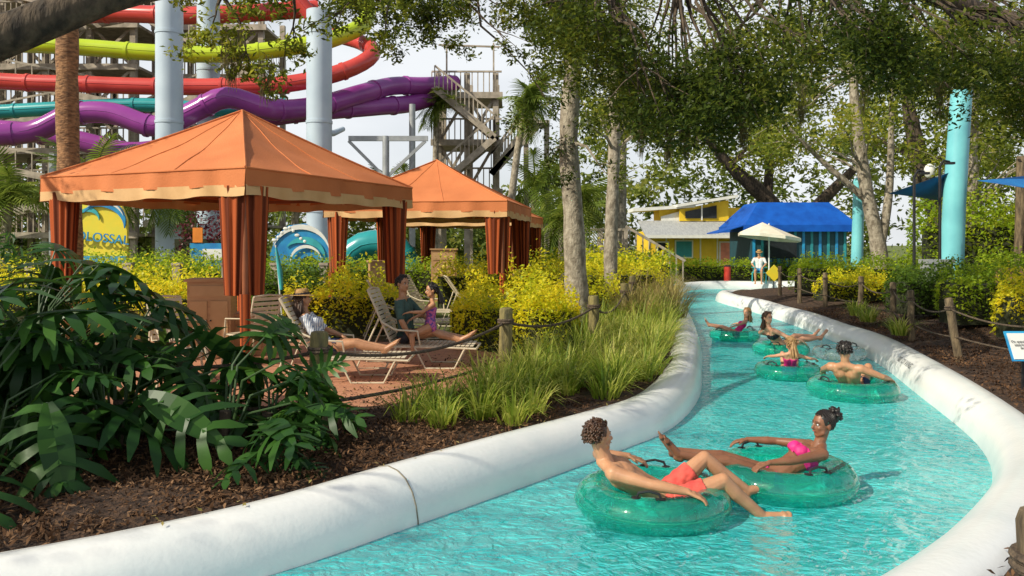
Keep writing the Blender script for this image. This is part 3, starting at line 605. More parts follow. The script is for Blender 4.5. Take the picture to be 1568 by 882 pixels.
def cabana(front,left,right,back,ctr,zt=4.02,zv=2.93,zb=2.60,g=.28):
    e=empty('cabana'); C=[V((*p,0)) for p in (front,right,back,left)]; c=V((*ctr,0))
    roof=MB(); n=14
    prof_=lambda t: zv+(zt-zv)*(t*.90+.10*t*t)
    for k in range(4):
        a=C[k];b=C[(k+1)%4]; vs=[];fs=[]
        for j in range(n+1):
            t=j/n; zz=prof_(t)
            for i in range(n+1):
                u=i/n; p=a.lerp(b,u).lerp(c,t); sag=-.07*math.sin(math.pi*u)*math.sin(math.pi*min(1,t+.08))+.010*math.sin(u*23+t*9+k)*(1-t)+.008*math.sin(t*17+u*6)
                if 0<i<n: zz2=zz+sag
                else: zz2=zz
                vs.append((p.x,p.y,zz2))
        for j in range(n):
            for i in range(n): o=j*(n+1)+i; fs.append((o,o+1,o+n+2,o+n+1))
        roof.add(vs,fs,0)
        def strip(z1,z0,mi,off):
            vs=[];fs=[];m=48; nrm=V(((b-a).y,-(b-a).x,0)).normalized()
            for i in range(m+1):
                u=i/m; p=a.lerp(b,u); wv=.018*math.sin(u*31+k)+.012*math.sin(u*57)
                q0=p+nrm*off; q1=p+nrm*(off+wv*1.2); vs+=[(q0.x,q0.y,z1),(q1.x,q1.y,z0+.012*math.sin(u*25+k*2)-.02*math.sin(math.pi*u))]
            for i in range(m): fs.append((2*i,2*i+2,2*i+3,2*i+1))
            roof.add(vs,fs,mi)
        strip(zv,zb+.11,0,.0); strip(zb+.13,zb,1,.006)
        roof.tube([(a.lerp(c,t).x,a.lerp(c,t).y,prof_(t)+.010) for t in (0,.25,.5,.75,1)],.016,0,6)
        for u in (.33,.66):
            p=a.lerp(b,u); roof.tube([(p.lerp(c,t).x,p.lerp(c,t).y,prof_(t)-.07*math.sin(math.pi*u)*math.sin(math.pi*min(1,t+.08))+.010*math.sin(u*23+t*9+k)*(1-t)+.008*math.sin(t*17+u*6)+.004) for t in [q/12*.95 for q in range(13)]],.008,0,5)
        roof.tube([(a.x,a.y,zv+.002),(b.x,b.y,zv+.002)],.015,0,6)
    roof.obj('canopy',[m_canvas,m_canvtrim],e)
    fr=MB(); ins=[p.lerp(c,.06) for p in C]
    for p in ins: fr.cyl((p.x,p.y,g),(p.x,p.y,zb+.15),.04,.04,0,10); fr.box((p.x,p.y,g+.02),(.16,.16,.03),0)
    for k in range(4):
        a=ins[k];b=ins[(k+1)%4]; fr.beam((a.x,a.y,zb+.15),(b.x,b.y,zb+.15),.05,.05)
        fr.beam((a.x,a.y,zb+.17),(c.x,c.y,zt-.2),.04,.04)
    fr.obj('frame',m_pole,e)
    cu=MB(); st=[]
    for k,p in enumerate(ins):
        for q,ph in ((ins[(k+1)%4],.5),(ins[k-1],2.)):
            d=(q-p).normalized(); m_=p+d*.17; curtain(cu,m_.x,m_.y,1.38,zb+.12,.20,.12,st,ph,math.atan2(d.y,d.x))
    for p in ins: 
        n0=len(cu.v); cu.cyl((p.x,p.y,g+.03),(p.x,p.y,1.4),.055,.07,0,10); st+= [.9,.2]*((len(cu.v)-n0)//2)
    o=cu.obj('curtains',m_curtain,e,ang=80); at=o.data.attributes.new('stripe','FLOAT','POINT'); at.data.foreach_set('value',np.array(st,np.float32))
cabana((-3.2,9.8),(-6.49,11.24),(-1.64,13.4),(-4.93,14.84),(-4.07,12.32))
cabana((-.1,17.2),(-4.1,17.8),(.5,21.2),(-3.5,21.8),(-1.8,19.5))
cabana((.1,24.8),(-4.0,25.4),(1.1,28.9),(-3.2,29.4),(-1.5,27.1))

# ------------------------------------------------------------------ furniture
def cabinet(x,y,w,d,h,yaw=0,name='storage_cabinet',z=.3):
    b=MB(); rm=lambda p:V((x,y,z))+Matrix.Rotation(yaw,3,'Z')@V(p)
    b.box(rm((0,0,h/2)),(w,d,h),0,yaw); b.box(rm((0,0,h+.021)),(w+.08,d+.08,.04),0,yaw)
    for s in(-1,1):
        b.box(rm((s*w*.24,-d/2-.008,h*.42)),(w*.40,.015,h*.66),1,yaw); b.cyl(rm((s*.03,-d/2-.02,h*.5)),rm((s*.03,-d/2-.045,h*.5)),.012,.012,2,8)
    b.box(rm((0,-d/2-.008,h*.88)),(w*.88,.015,h*.14),1,yaw)
    b.obj(name,[m_wood,M_cpanel,m_black],smooth=False)
cabinet(-4.55,12.4,.62,.5,1.15,.15); cabinet(-4.1,12.8,.45,.45,.6,.15,'side_table')
cabinet(-3.0,18.9,.6,.5,1.3,.3); cabinet(-2.05,24.5,.75,.5,1.55,.1); cabinet(-8.3,15.0,.45,.45,1.0,0,'trash_bin')
def lounge(x,y,yaw,back=58,name='lounge_chair'):
    b=MB(); rm=Matrix.Rotation(yaw,3,'Z'); T=lambda p:V((x,y,.3))+rm@V(p); h=.30; w=.31; ba=math.radians(back); bx,bz=-math.cos(ba)*.85,math.sin(ba)*.85
    for s in(-1,1):
        b.tube([T((1.15,s*w,h-.02)),T((.6,s*w,h)),T((0,s*w,h)),T((bx*.5,s*w,h+bz*.5)),T((bx,s*w,h+bz))],.016,0,8)
        b.tube([T((1.0,s*w,h)),T((.85,s*w,0.01)),T((.45,s*w,.01)),T((.3,s*w,h))],.014,0,7)
        b.tube([T((.05,s*w,h)),T((-.1,s*w,.01)),T((-.5,s*w,.01)),T((bx*.55,s*w,h+bz*.5))],.014,0,7)
        b.tube([T((bx*.45,s*(w+.03),h+bz*.45)),T((.05,s*(w+.05),h+.24)),T((.35,s*(w+.04),h+.22)),T((.38,s*w,h))],.014,0,7)
    b.tube([T((1.15,-w,h-.02)),T((1.15,w,h-.02))],.016,0,8)
    b.tube([T((bx,-w,h+bz)),T((bx-.02,0,h+bz+.02)),T((bx,w,h+bz))],.016,0,8)
    k=0
    while .03+k*.062<1.12: X_=.03+k*.062; b.box(T((X_,0,h+.018)),(.048,2*w+.03,.005),1,yaw); k+=1
    for k in range(13):
        t=.06+k*.063; p=T((-math.cos(ba)*t,0,h+math.sin(ba)*t))
        b.box(p+rm@V((math.sin(ba)*.018,0,math.cos(ba)*.018)),(.048,2*w+.03,.005),1,rot=rm@Matrix.Rotation(ba,3,'Y'))
    b.obj(name,[m_frame,m_strap])
lounge(-2.42,10.3,0,60); lounge(-1.62,11.5,-.05,66); lounge(-2.2,14.9,.2,60); lounge(.9,19.0,2.7,60); lounge(-1.0,18.2,.2,55); lounge(-.2,23.5,2.9,60); lounge(-1.9,17.4,-.2,60)
def chair(x,y,yaw,name='strap_chair'):
    b=MB(); rm=Matrix.Rotation(yaw,3,'Z'); T=lambda p:V((x,y,.3))+rm@V(p)
    for s in(-1,1):
        b.tube([T((.3,s*.27,.01)),T((.24,s*.27,.44)),T((.22,s*.27,.66)),T((-.2,s*.27,.68)),T((-.3,s*.27,.01))],.015,0,8)
        b.tube([T((.24,s*.25,.44)),T((-.2,s*.25,.42)),T((-.33,s*.25,.98))],.015,0,8)
    b.tube([T((-.33,-.25,.98)),T((-.34,0,1.0)),T((-.33,.25,.98))],.015,0,8); b.tube([T((.24,-.25,.44)),T((.24,.25,.44))],.015,0,8)
    b.tube([T((.27,-.27,.2)),T((.27,.27,.2))],.012,0,6)
    for k in range(7): b.box(T((.2-k*.06,0,.448-k*.003)),(.045,.5,.005),1,yaw)
    for k in range(8):
        t=k/8+.06; b.box(T((-.2-.13*t,0,.43+.55*t)),(.005,.5,.045),1,rot=rm@Matrix.Rotation(-.22,3,'Y'))
    b.obj(name,[m_frame,m_strap])
chair(-3.95,9.75,.5); chair(-4.5,11.0,-.6); chair(-3.7,11.6,2.6)
b=MB(); b.cyl((-4.6,16.4,.3),(-4.75,16.4,2.0),.015,.015,1,8); b.tube([(-4.63,16.4,1.1),(-4.66,16.4,1.45),(-4.74,16.4,1.95)],[.035,.055,.02],0,10); b.obj('closed_umbrella',[m_signt,m_whitep])

# ------------------------------------------------------------------ rope fences
def rope_fence(posts,r=.085,h=.85,drop=.12,low=True,mat=m_mossy,rr=.018):
    e=empty('rope_fence'); P=MB(); Rr=MB(); tops=[]
    for (x,y,z,dx) in posts:
        n=14; pts=[(x+dx*t+.006*math.sin(t*9+x),y,z-.2+(h+.2)*t) for t in (0,.25,.5,.75,.97,.995,1)]
        P.tube(pts,[r*1.03,r,r*1.02,r*.98,r,r*.9,r*.7],0,n); tops.append((V((x+dx*.85,y,z+h*.80)),V((x+dx*.3,y,z+h*.28))))
        q=z+h*.80
        Rr.torus((x+dx*.85,y,q),r+.008,rr*.9,0,16,6); Rr.torus((x+dx*.85,y,q+.03),r+.008,rr*.9,0,16,6)
        if low: Rr.torus((x+dx*.3,y,z+h*.28),r+.008,rr*.8,0,16,6)
    for i in range(len(tops)-1):
        for j in ((0,1) if low else (0,)):
            a=tops[i][j];c=tops[i+1][j]; n=22; L=(c-a).length; pts=[]
            for k in range(n+1):
                t=k/n; p=a.lerp(c,t); p=p-V((0,0,drop*L*.45*4*t*(1-t)*(1 if j==0 else .35))); pts.append(p)
            Rr.tube(pts,rr,0,7)
    P.obj('posts',mat,e); Rr.obj('ropes',m_rope,e)
rope_fence([(-6.2,6.9,.28,0),(-3.95,7.1,.28,0),(-1.785,7.55,.28,.0),(-.08,10.4,.28,0),(1.29,12.9,.28,0),(2.35,17,.28,0),(3.1,21,.28,0),(4.0,26,.28,0)],r=.085,h=.92)
rope_fence([(8.6,26.2,.5,0),(8.35,23.7,.5,0),(8.25,21.5,.45,0),(8.1,19.0,.45,.03),(7.75,16.6,.42,0),(7.05,14.4,.38,-.02),(6.75,12.3,.38,-.18),(6.9,9.8,.4,-.1),(6.4,7.2,.4,0)],r=.06,h=.82,mat=m_postwood,low=True,rr=.013)
rope_fence([(1.62,2.45,.35,0),(4.9,5.6,.35,0)],r=.09,h=.85,mat=m_postwood,low=False)

# ------------------------------------------------------------------ signs
e=empty('rules_sign'); b=MB(); rt=Matrix.Rotation(math.radians(-28),3,'X')
b.cyl((5.98,9.55,.3),(5.98,9.55,.74),.02,.02,2,8); b.box((5.98,9.5,.82),(.36,.015,.32),0,rot=rt); b.box((5.98,9.509,.82),(.41,.012,.37),1,rot=rt); b.obj('board',[m_whitep,m_signb,m_black],e,False)
text('lettering','On spend of 2 hours\nasparks to that at\nthan River',.040,(5.98,9.487,.84),(math.radians(62),0,0),m_black,e,.001)
def crescent(cx,cz,y,r,a0,a1,thick,n=16,rot=0):
    o=[];i_=[]
    for k in range(n+1):
        a=a0+(a1-a0)*k/n; w=thick*math.sin(math.pi*(k+.3)/(n+.6)); o.append((cx+r*math.cos(a),y,cz+r*math.sin(a))); i_.append((cx+(r-w)*math.cos(a),y,cz+(r-w)*math.sin(a)))
    return o+i_[::-1]
e=empty('attraction_sign'); b=MB(); x0,z0,y0=-11.6,1.40,23.0
b.poly([(x0-.75,y0,z0-1.1),(x0+.75,y0,z0-1.1),(x0+.75,y0,z0+1.3),(x0+.6,y0,z0+1.7),(x0+.1,y0,z0+1.95),(x0-.5,y0,z0+1.8),(x0-.75,y0,z0+1.3)],.1,(0,1,0),0)
b.poly(crescent(x0+.12,z0+1.25,y0-.02,.62,-.3,2.7,.22),.05,(0,-1,0),1)
b.poly(crescent(x0+.12,z0+1.25,y0-.08,.60,.3,2.4,.08),.03,(0,-1,0),2)
b.poly(crescent(x0-.3,z0+1.35,y0-.02,.30,-.2,3.0,.12),.04,(0,-1,0),3)
b.box((x0,y0-.03,z0+.18),(1.5,.06,.22),1)
b.obj('board',[m_signy,m_signb,m_whitep,m_signt],e,False)
text('lettering','COLOSSAL',.36,(x0,y0-.13,z0+.80),(math.pi/2,.10,.0),m_signb,e,.02)
e=empty('wave_mural'); b=MB(); x0,y0,z0=-6.7,25.8,1.6
b.poly([(x0-.95,y0,.3),(x0-.95,y0,1.7),(x0-.75,y0,2.3),(x0-.35,y0,2.62),(x0+.15,y0,2.68),(x0+.6,y0,2.45),(x0+.9,y0,1.95),(x0+1.0,y0,1.4),(x0+.95,y0,.3)],.1,(0,1,0),0)
b.poly(crescent(x0+.05,1.75,y0-.02,.90,.1,2.9,.16),.03,(0,-1,0),1)
b.poly(crescent(x0+.15,1.6,y0-.02,.66,.0,2.6,.22),.03,(0,-1,0),2)
b.poly(crescent(x0+.2,1.5,y0-.06,.5,.1,3.4,.10),.03,(0,-1,0),1)
b.poly(crescent(x0+.3,1.35,y0-.06,.30,-.3,3.9,.14),.03,(0,-1,0),3)
for k in range(9): b.ell((x0-.8+k*.12,y0-.05,2.15+.35*math.sin(k*.42)+.05*math.sin(k*5)),(.05+.03*(k%3==0),.02,.05),1)
b.obj('panel',[m_signb,m_whitep,m_signt,m_dark],e,False)
e=empty('kiosk_signs'); b=MB(); x0=-9.3; y0=25
b.box((x0,y0,1.5),(1.1,.1,1.1),0); b.box((x0+.15,y0-.06,1.7),(.6,.03,.35),1); b.box((x0-.3,y0-.06,2.3),(.3,.04,.45),2); b.box((x0-.1,y0-.07,1.25),(.7,.03,.2),3)
for s in(-1,1): b.box((x0+s*.45,y0+.06,.7),(.08,.08,1.2),4)
b.obj('panels',[m_signb,m_whitep,m_orangep,m_signy,m_black],e,False)

# ------------------------------------------------------------------ water slides
def slide(name,pts,r,mat,flange=2.6):
    C=catmull(pts,.35); b=MB(); b.tube([tuple(p) for p in C],r,0,20)
    d=np.concatenate([[0],np.cumsum(np.linalg.norm(np.diff(C,axis=0),axis=1))]); k=1
    T=unit(np.gradient(C,axis=0))
    while k*flange<d[-1]:
        i=int(np.searchsorted(d,k*flange)); p=V(C[i]);t=V(T[i]); b.tube([p-t*.07,p-t*.06,p+t*.06,p+t*.07],[r,r*1.1,r*1.1,r],0,20,False); k+=1
    b.tube([(p[0],p[1]-r*.99,p[2]) for p in C],.02,0,4)
    b.obj(name,mat)
slide('water_slide_tube',[(-26,36,10.9),(-20.2,34,10.35),(-17.5,34,10.2),(-14.8,34,10.0),(-11.8,34,9.95),(-9.1,34.2,10.3),(-7.4,34.6,10.8),(-6.4,36,12.0),(-7.0,38,14.5)],.35,m_sly)
slide('water_slide_tube',[(-25,33,9.0),(-20.4,33,8.6),(-17.5,33,8.5),(-14.4,33,8.4),(-11.7,33,8.4),(-9.1,33,8.5),(-6.9,33.4,9.1),(-5.9,34.4,10.0),(-6.6,36,10.9),(-8.5,37,11.8),(-10,37,13.5)],.34,m_slr)
slide('water_slide_tube',[(-24,30,5.2),(-20.2,30.5,6.0),(-18.2,31,6.3),(-16.7,31,6.95),(-15.2,31,7.0),(-13.5,31,6.5),(-12,31,7.1),(-10.8,31,7.6),(-9.2,31.4,7.2),(-7.9,33,7.6),(-6.4,35,8.5),(-5.4,37,9.2),(-4.1,38.5,9.5),(-2.8,40,9.9)],.41,m_slp)
slide('water_slide_tube',[(-24,34,6.9),(-20,33,6.6),(-17.5,32.5,6.2),(-15.2,32.5,5.7),(-13.2,32.5,6.0),(-11.4,32.5,6.6),(-9.6,33,7.2),(-7.8,34,7.6),(-6.0,36,8.1),(-4.6,38,8.6),(-3.2,40,9.5)],.40,m_slp)
slide('water_slide_tube',[(-24,35,7.6),(-18.5,35,7.9),(-15.5,35,8.0),(-12.5,35,7.8),(-10,36,8.2)],.3,m_slt)
slide('water_slide_tube',[(-24,38,12.2),(-19,37.5,12.6),(-14,37,12.4),(-9,38,13)],.4,m_slr)
slide('water_slide_tube',[(-6.0,28,1.0),(-5.4,28,1.8),(-4.8,28,2.05),(-4.0,28,1.95),(-3.5,28,1.2)],.46,m_slt)
for (x,y,r,z) in ((-12.3,29.3,.47,13),(-13.2,35.5,.48,15),(-6.92,29.3,.45,10.4)):
    b=MB(); b.cyl((x,y,0),(x,y,z),r,r,0,28)
    for k in (3.2,6.4,9.6):
        if k<z: b.tube([(x,y,k-.05),(x,y,k+.05)],r*1.05,0,28)
    b.box((x,y,.35),(r*3,r*3,.3),0)
    b.tube([(x,y,6.0),(x+.3,y+1.0,6.15),(x+.5,y+1.7,6.4)],[.14,.12,.10],0,10)
    b.obj('slide_support_column',m_steelblue)
def tower(name,x0,x1,y0,y1,levels,mats,nx=3,ny=2,stairs=True,top=None):
    b=MB(); xs=np.linspace(x0,x1,nx);ys=np.linspace(y0,y1,ny); H=top or levels[-1]+1.2
    for x in xs:
        for y in ys: b.box((x,y,H/2),(.28,.28,H),0)
    for li,z in enumerate(levels):
        b.box(((x0+x1)/2,(y0+y1)/2,z),(x1-x0+.6,y1-y0+.6,.14),0)
        for k in range(int((x1-x0+.6)/.28)): b.box((x0-.3+k*.28,y0-.3,z+.6),(.05,.05,1.05),0)
        b.box(((x0+x1)/2,y0-.3,z+1.13),(x1-x0+.6,.1,.08),0); b.box(((x0+x1)/2,y0-.31,z-.02),(x1-x0+.7,.12,.3),0)
        if li:
            zp=levels[li-1]
            for i in range(nx-1):
                b.beam((xs[i],y0,zp),(xs[i+1],y0,z),.12,.14,0)
                if (i+li)%2: b.beam((xs[i+1],y0+.1,zp),(xs[i],y0+.1,z),.12,.14,0)
            if stairs:
                s=1 if li%2 else -1; a=(x0 if s>0 else x1); c=(x1 if s>0 else x0); yy=y0-1.1
                b.beam((a,yy,zp),(c,yy,z),.08,.3,0); b.beam((a,yy-.9,zp),(c,yy-.9,z),.08,.3,0); b.beam((a,yy-.9,zp+1.05),(c,yy-.9,z+1.05),.06,.09,0)
                n=14
                for k in range(n+1):
                    t=k/n; X_=a+(c-a)*t; Z_=zp+(z-zp)*t; b.box((X_,yy-.45,Z_),(.3,.9,.05),0); b.box((X_,yy-.9,Z_+.55),(.05,.05,1.0),0)
    b.obj(name,mats,smooth=False)
tower('slide_stair_tower',-30,-19,41,46,[2.5,4.6,6.7,8.8,10.9,13,15.1],m_timber,6,3)
tower('slide_stair_tower',-18.5,-13.2,43,47,[3,5.6,8.2,10.8,13.4],m_timber,3,2)
tower('slide_stair_tower',-3.6,-.8,40,43,[4.6,7.0,9.3],m_timber,3,2,top=10.4)
b=MB()
for (x0,z0,x1,z1) in ((1.1,8.2,-1.0,5.4),(-1.0,5.4,1.4,7.9)):
    b.beam((x0,39.3,z0),(x1,39.3,z1),.08,.32); b.beam((x0,39.3,z0+1.0),(x1,39.3,z1+1.0),.06,.1)
    for k in range(16):
        t=k/15; b.box((x0+(x1-x0)*t,39.3,z0+(z1-z0)*t+.5),(.05,.05,1.0))
b.box((1.2,40,7.9),(1.2,2,.14)); b.box((1.7,40,4),(.25,.25,8)); b.box((.7,40.6,4),(.25,.25,8))
b.box((-3.2,40,11.0),(.08,.08,1.8)); b.box((-.9,40,11.0),(.08,.08,1.8))
b.beam((-3.6,40,11.8),(-.6,40,11.7),.08,.08)
b.obj('wooden_stair_flight',m_timber,smooth=False)
b=MB()
b.cyl((-5.1,33,0),(-5.1,33,6.4),.14,.14,0,12); b.beam((-6.6,33,6.3),(-3.4,33,6.3),.16,.2); b.beam((-5.1,33,4.7),(-6.6,33,6.2),.12,.12); b.beam((-5.1,33,4.7),(-3.5,33,6.2),.12,.12)
b.cyl((-4.4,36,0),(-4.4,36,8.2),.14,.14,0,12); b.beam((-4.9,35,4.6),(-2.5,36,4.6),.12,.12); b.beam((-18,32,0),(-18,32,5.6),.2,.2); b.beam((-10.6,32.5,0),(-10.6,32.5,6.3),.2,.2)
b.obj('slide_support_frame',m_galv)

# ------------------------------------------------------------------ buildings right-back
e=empty('yellow_clubhouse'); b=MB(); Yb=58
b.box((14.6,Yb+3,1.5),(9.8,6,3.0),0)
for k in range(9): b.box((9.75+k*1.21,Yb-.03,1.5),(.10,.05,2.9),1)
b.poly([(9.3,Yb-1.2,2.55),(20.3,Yb-1.2,2.55),(20.3,Yb+2.2,3.65),(9.3,Yb+2.2,3.65)],.14,(0,0,1),2)
b.box((14.8,Yb-1.26,2.58),(11,.1,.22),1)
b.box((14.2,Yb+3.6,4.0),(6.6,2.4,1.5),0)
b.poly([(11.0,Yb+2.2,3.7),(14.0,Yb+2.2,3.7),(14.0,Yb+2.2,4.9),(11.0,Yb+2.2,4.1)],3,(0,1,0),1)
b.poly([(8.9,Yb+1.8,4.45),(13.4,Yb+1.8,4.75),(13.4,Yb+1.8,4.95),(8.9,Yb+1.8,4.7)],3,(0,1,0),1)
b.poly([(12.3,Yb+1.9,3.75),(15.9,Yb+1.9,3.75),(15.9,Yb+1.9,5.3),(12.3,Yb+1.9,4.6)],.2,(0,1,0),0)
b.poly([(12.7,Yb+1.85,3.95),(15.0,Yb+1.85,3.95),(15.0,Yb+1.85,4.9),(12.7,Yb+1.85,4.45)],.06,(0,-1,0),3)
b.poly([(12.0,Yb+1.2,4.75),(16.4,Yb+1.2,5.45),(16.4,Yb+1.2,5.65),(12.0,Yb+1.2,4.95)],4,(0,1,0),1)
b.box((13.9,Yb+1.77,4.35),(.1,.06,1.1),1)
for (x,w,h,m_) in ((15.3,1.0,2.1,4),(12.2,1.1,1.1,5),(17.5,1.1,1.1,3),(10.7,.7,.9,3)):
    z=1.1 if h>2 else 1.7
    b.box((x,Yb-.07,z),(w+.2,.06,h+.2),1); b.box((x,Yb-.11,z),(w,.05,h),m_)
b.obj('walls_and_roof',[m_yellow,m_whitep,m_greyroof,m_dark,m_pink,m_teal],e,False)
e=empty('blue_roofed_kiosk'); b=MB(); cx,cy=13.9,41.5
def hip(b,cx,cy,wx,wy,z0,z1,tx,ty,mi):
    lo=[(cx-wx,cy-wy,z0),(cx+wx,cy-wy,z0),(cx+wx,cy+wy,z0),(cx-wx,cy+wy,z0)]; hi=[(cx-tx,cy-ty,z1),(cx+tx,cy-ty,z1),(cx+tx,cy+ty,z1),(cx-tx,cy+ty,z1)]
    b.add(lo+hi,[(0,1,5,4),(1,2,6,5),(2,3,7,6),(3,0,4,7),(4,5,6,7),(3,2,1,0)],mi)
hip(b,cx,cy,2.75,2.4,2.95,4.1,1.75,1.2,0); b.box((cx,cy-2.41,2.80),(5.5,.04,.32),0); b.box((cx-2.76,cy,2.80),(.04,4.8,.32),0); b.box((cx+2.76,cy,2.80),(.04,4.8,.32),0)
b.poly([(cx-4.0,cy-2.3,2.55),(cx-2.8,cy-2.3,2.9),(cx-2.8,cy,2.9),(cx-4.0,cy,2.55)],.05,(0,0,1),0)
b.box((cx,cy,1.5),(4.6,4.0,2.6),5)
for k in range(12): b.box((cx-2.2+k*.4,cy-2.02,1.45),(.12,.05,2.4),1 if k%2 else 3)
b.box((cx-.9,cy-2.06,1.8),(1.5,.06,.9),4)
b.obj('body',[m_blue,m_teal,m_whitep,m_signb,m_dark,M('dark_teal_wall',(.015,.07,.09),None,3,.6)],e,False)
b=MB(); b.cyl((11.9,37.8,.3),(11.9,37.8,3.0),.035,.035,1,10)
n=8; ap=(11.6,37.8,3.05)
ring=[(11.9+1.45*math.cos(2*math.pi*k/n+.2),37.8+1.45*math.sin(2*math.pi*k/n+.2),2.42-.18*math.cos(2*math.pi*k/n)) for k in range(n)]
b.add([ap]+ring,[(0,1+k,1+(k+1)%n) for k in range(n)],0); b.add(ring+[(p[0],p[1],p[2]-.14) for p in ring],[(k,(k+1)%n,n+(k+1)%n,n+k) for k in range(n)],0)
b.obj('patio_umbrella',[m_umb,m_whitep],smooth=False)
b=MB(); b.tube([(11.65,21.7,.3),(11.75,21.7,3),(11.95,21.7,6.1)],[.30,.28,.26],0,24); b.torus((11.65,21.7,.62),.30,.05,0,24,8); b.obj('shade_sail_pole',m_aqua)
b=MB(); b.tube([(12.65,30,.3),(12.75,30,4.3)],[.22,.19],0,20); b.ell((12.75,30,4.3),.2,0); b.obj('shade_sail_pole',m_aqua)
b=MB(); b.tube([(14.9,24,.3),(15.0,24,4.6)],[.16,.15],0,16); b.obj('shade_sail_pole',m_postwood)
def sail(pts,mat=m_bluesail):
    b=MB(); a,c,d=[V(p) for p in pts]; n=8; vs=[];ids={}
    for i in range(n+1):
        for j in range(n+1-i):
            u=i/n;v=j/n;w=1-u-v; p=a*w+c*u+d*v+V((0,0,-1.2*u*v*w*3)); cen=(a+c+d)/3; ed=(u*v+v*w+u*w)*3; p=p.lerp(cen,.10*(1-ed)*(1-max(u,v,w))*2); ids[(i,j)]=len(vs); vs.append(p)
    fs=[]
    for i in range(n):
        for j in range(n-i):
            fs.append((ids[(i,j)],ids[(i+1,j)],ids[(i,j+1)]))
            if j<n-i-1: fs.append((ids[(i+1,j)],ids[(i+1,j+1)],ids[(i,j+1)]))
    b.add(vs,fs,0); b.obj('shade_sail',mat,ang=80)
sail([(9.9,21.5,3.35),(11.8,21.6,4.0),(12.6,24,3.3)]); sail([(12.3,21.6,3.7),(15.7,24,4.1),(14.5,20,3.1)])
for (x,y,h) in ((10.0,20.3,3.7),(10.9,20.8,4.0)):
    b=MB(); b.cyl((x,y,.3),(x,y,h),.04,.035,0,10); b.tube([(x,y,h),(x+.1,y,h+.15),(x+.25,y,h+.12)],.03,0,8); b.box((x+.25,y,h+.08),(.22,.14,.06),0); b.obj('lamp_post',m_black)
e=MB(); e.ell((13.3,26,4.35),(.17,.17,.24),0); e.cyl((13.3,26,.3),(13.3,26,4.15),.07,.06,1); e.obj('globe_street_lamp',[m_whitep,m_black])
b=MB()
for k in range(9): b.cyl((10.3+k*.28,17.3,.6),(10.3+k*.28,17.3,1.5),.10,.10,0,10)
b.obj('log_railing',M('log_wood',(.30,.16,.09),(.20,.10,.05),4,.8))
b=MB(); b.box((10.3,19.8,1.1),(.6,.4,.9),0); b.box((10.3,19.8,1.6),(.66,.46,.1),0); b.obj('utility_box',m_galv,smooth=False)
b=MB()
b.cyl((9.3,29,.4),(9.3,29,.9),.02,.02,1,8); b.box((9.3,28.97,1.0),(.42,.03,.42),0,rot=Matrix.Rotation(math.radians(45),3,'Y')); b.obj('depth_warning_sign',[m_signy,m_black],smooth=False)
b=MB()
for k in range(22): b.box((1.0+k*.165,33,1.9),(.04,.05,1.4))
b.box((2.8,33,2.62),(3.8,.12,.1)); b.box((2.8,33,1.15),(3.8,1.4,.16)); b.beam((4.6,33,1.7),(7.0,33,.35),.1,.14); b.beam((4.6,33,2.75),(7.0,33,1.35),.08,.1)
for k in range(9): b.box((4.75+k*.27,33,2.1-k*.155),(.05,.05,1.0))
for x in (1.1,2.4,3.6,4.6): b.box((x,33,1.4),(.16,.16,2.5))
b.obj('wooden_footbridge',m_timber,smooth=False)
b=MB()
for x in np.arange(-13,-4,1.2): b.box((x,20,.9),(.18,.18,1.2)); b.box((x,20,1.53),(.22,.22,.06))
b.obj('bollard_row',m_timber,smooth=False)

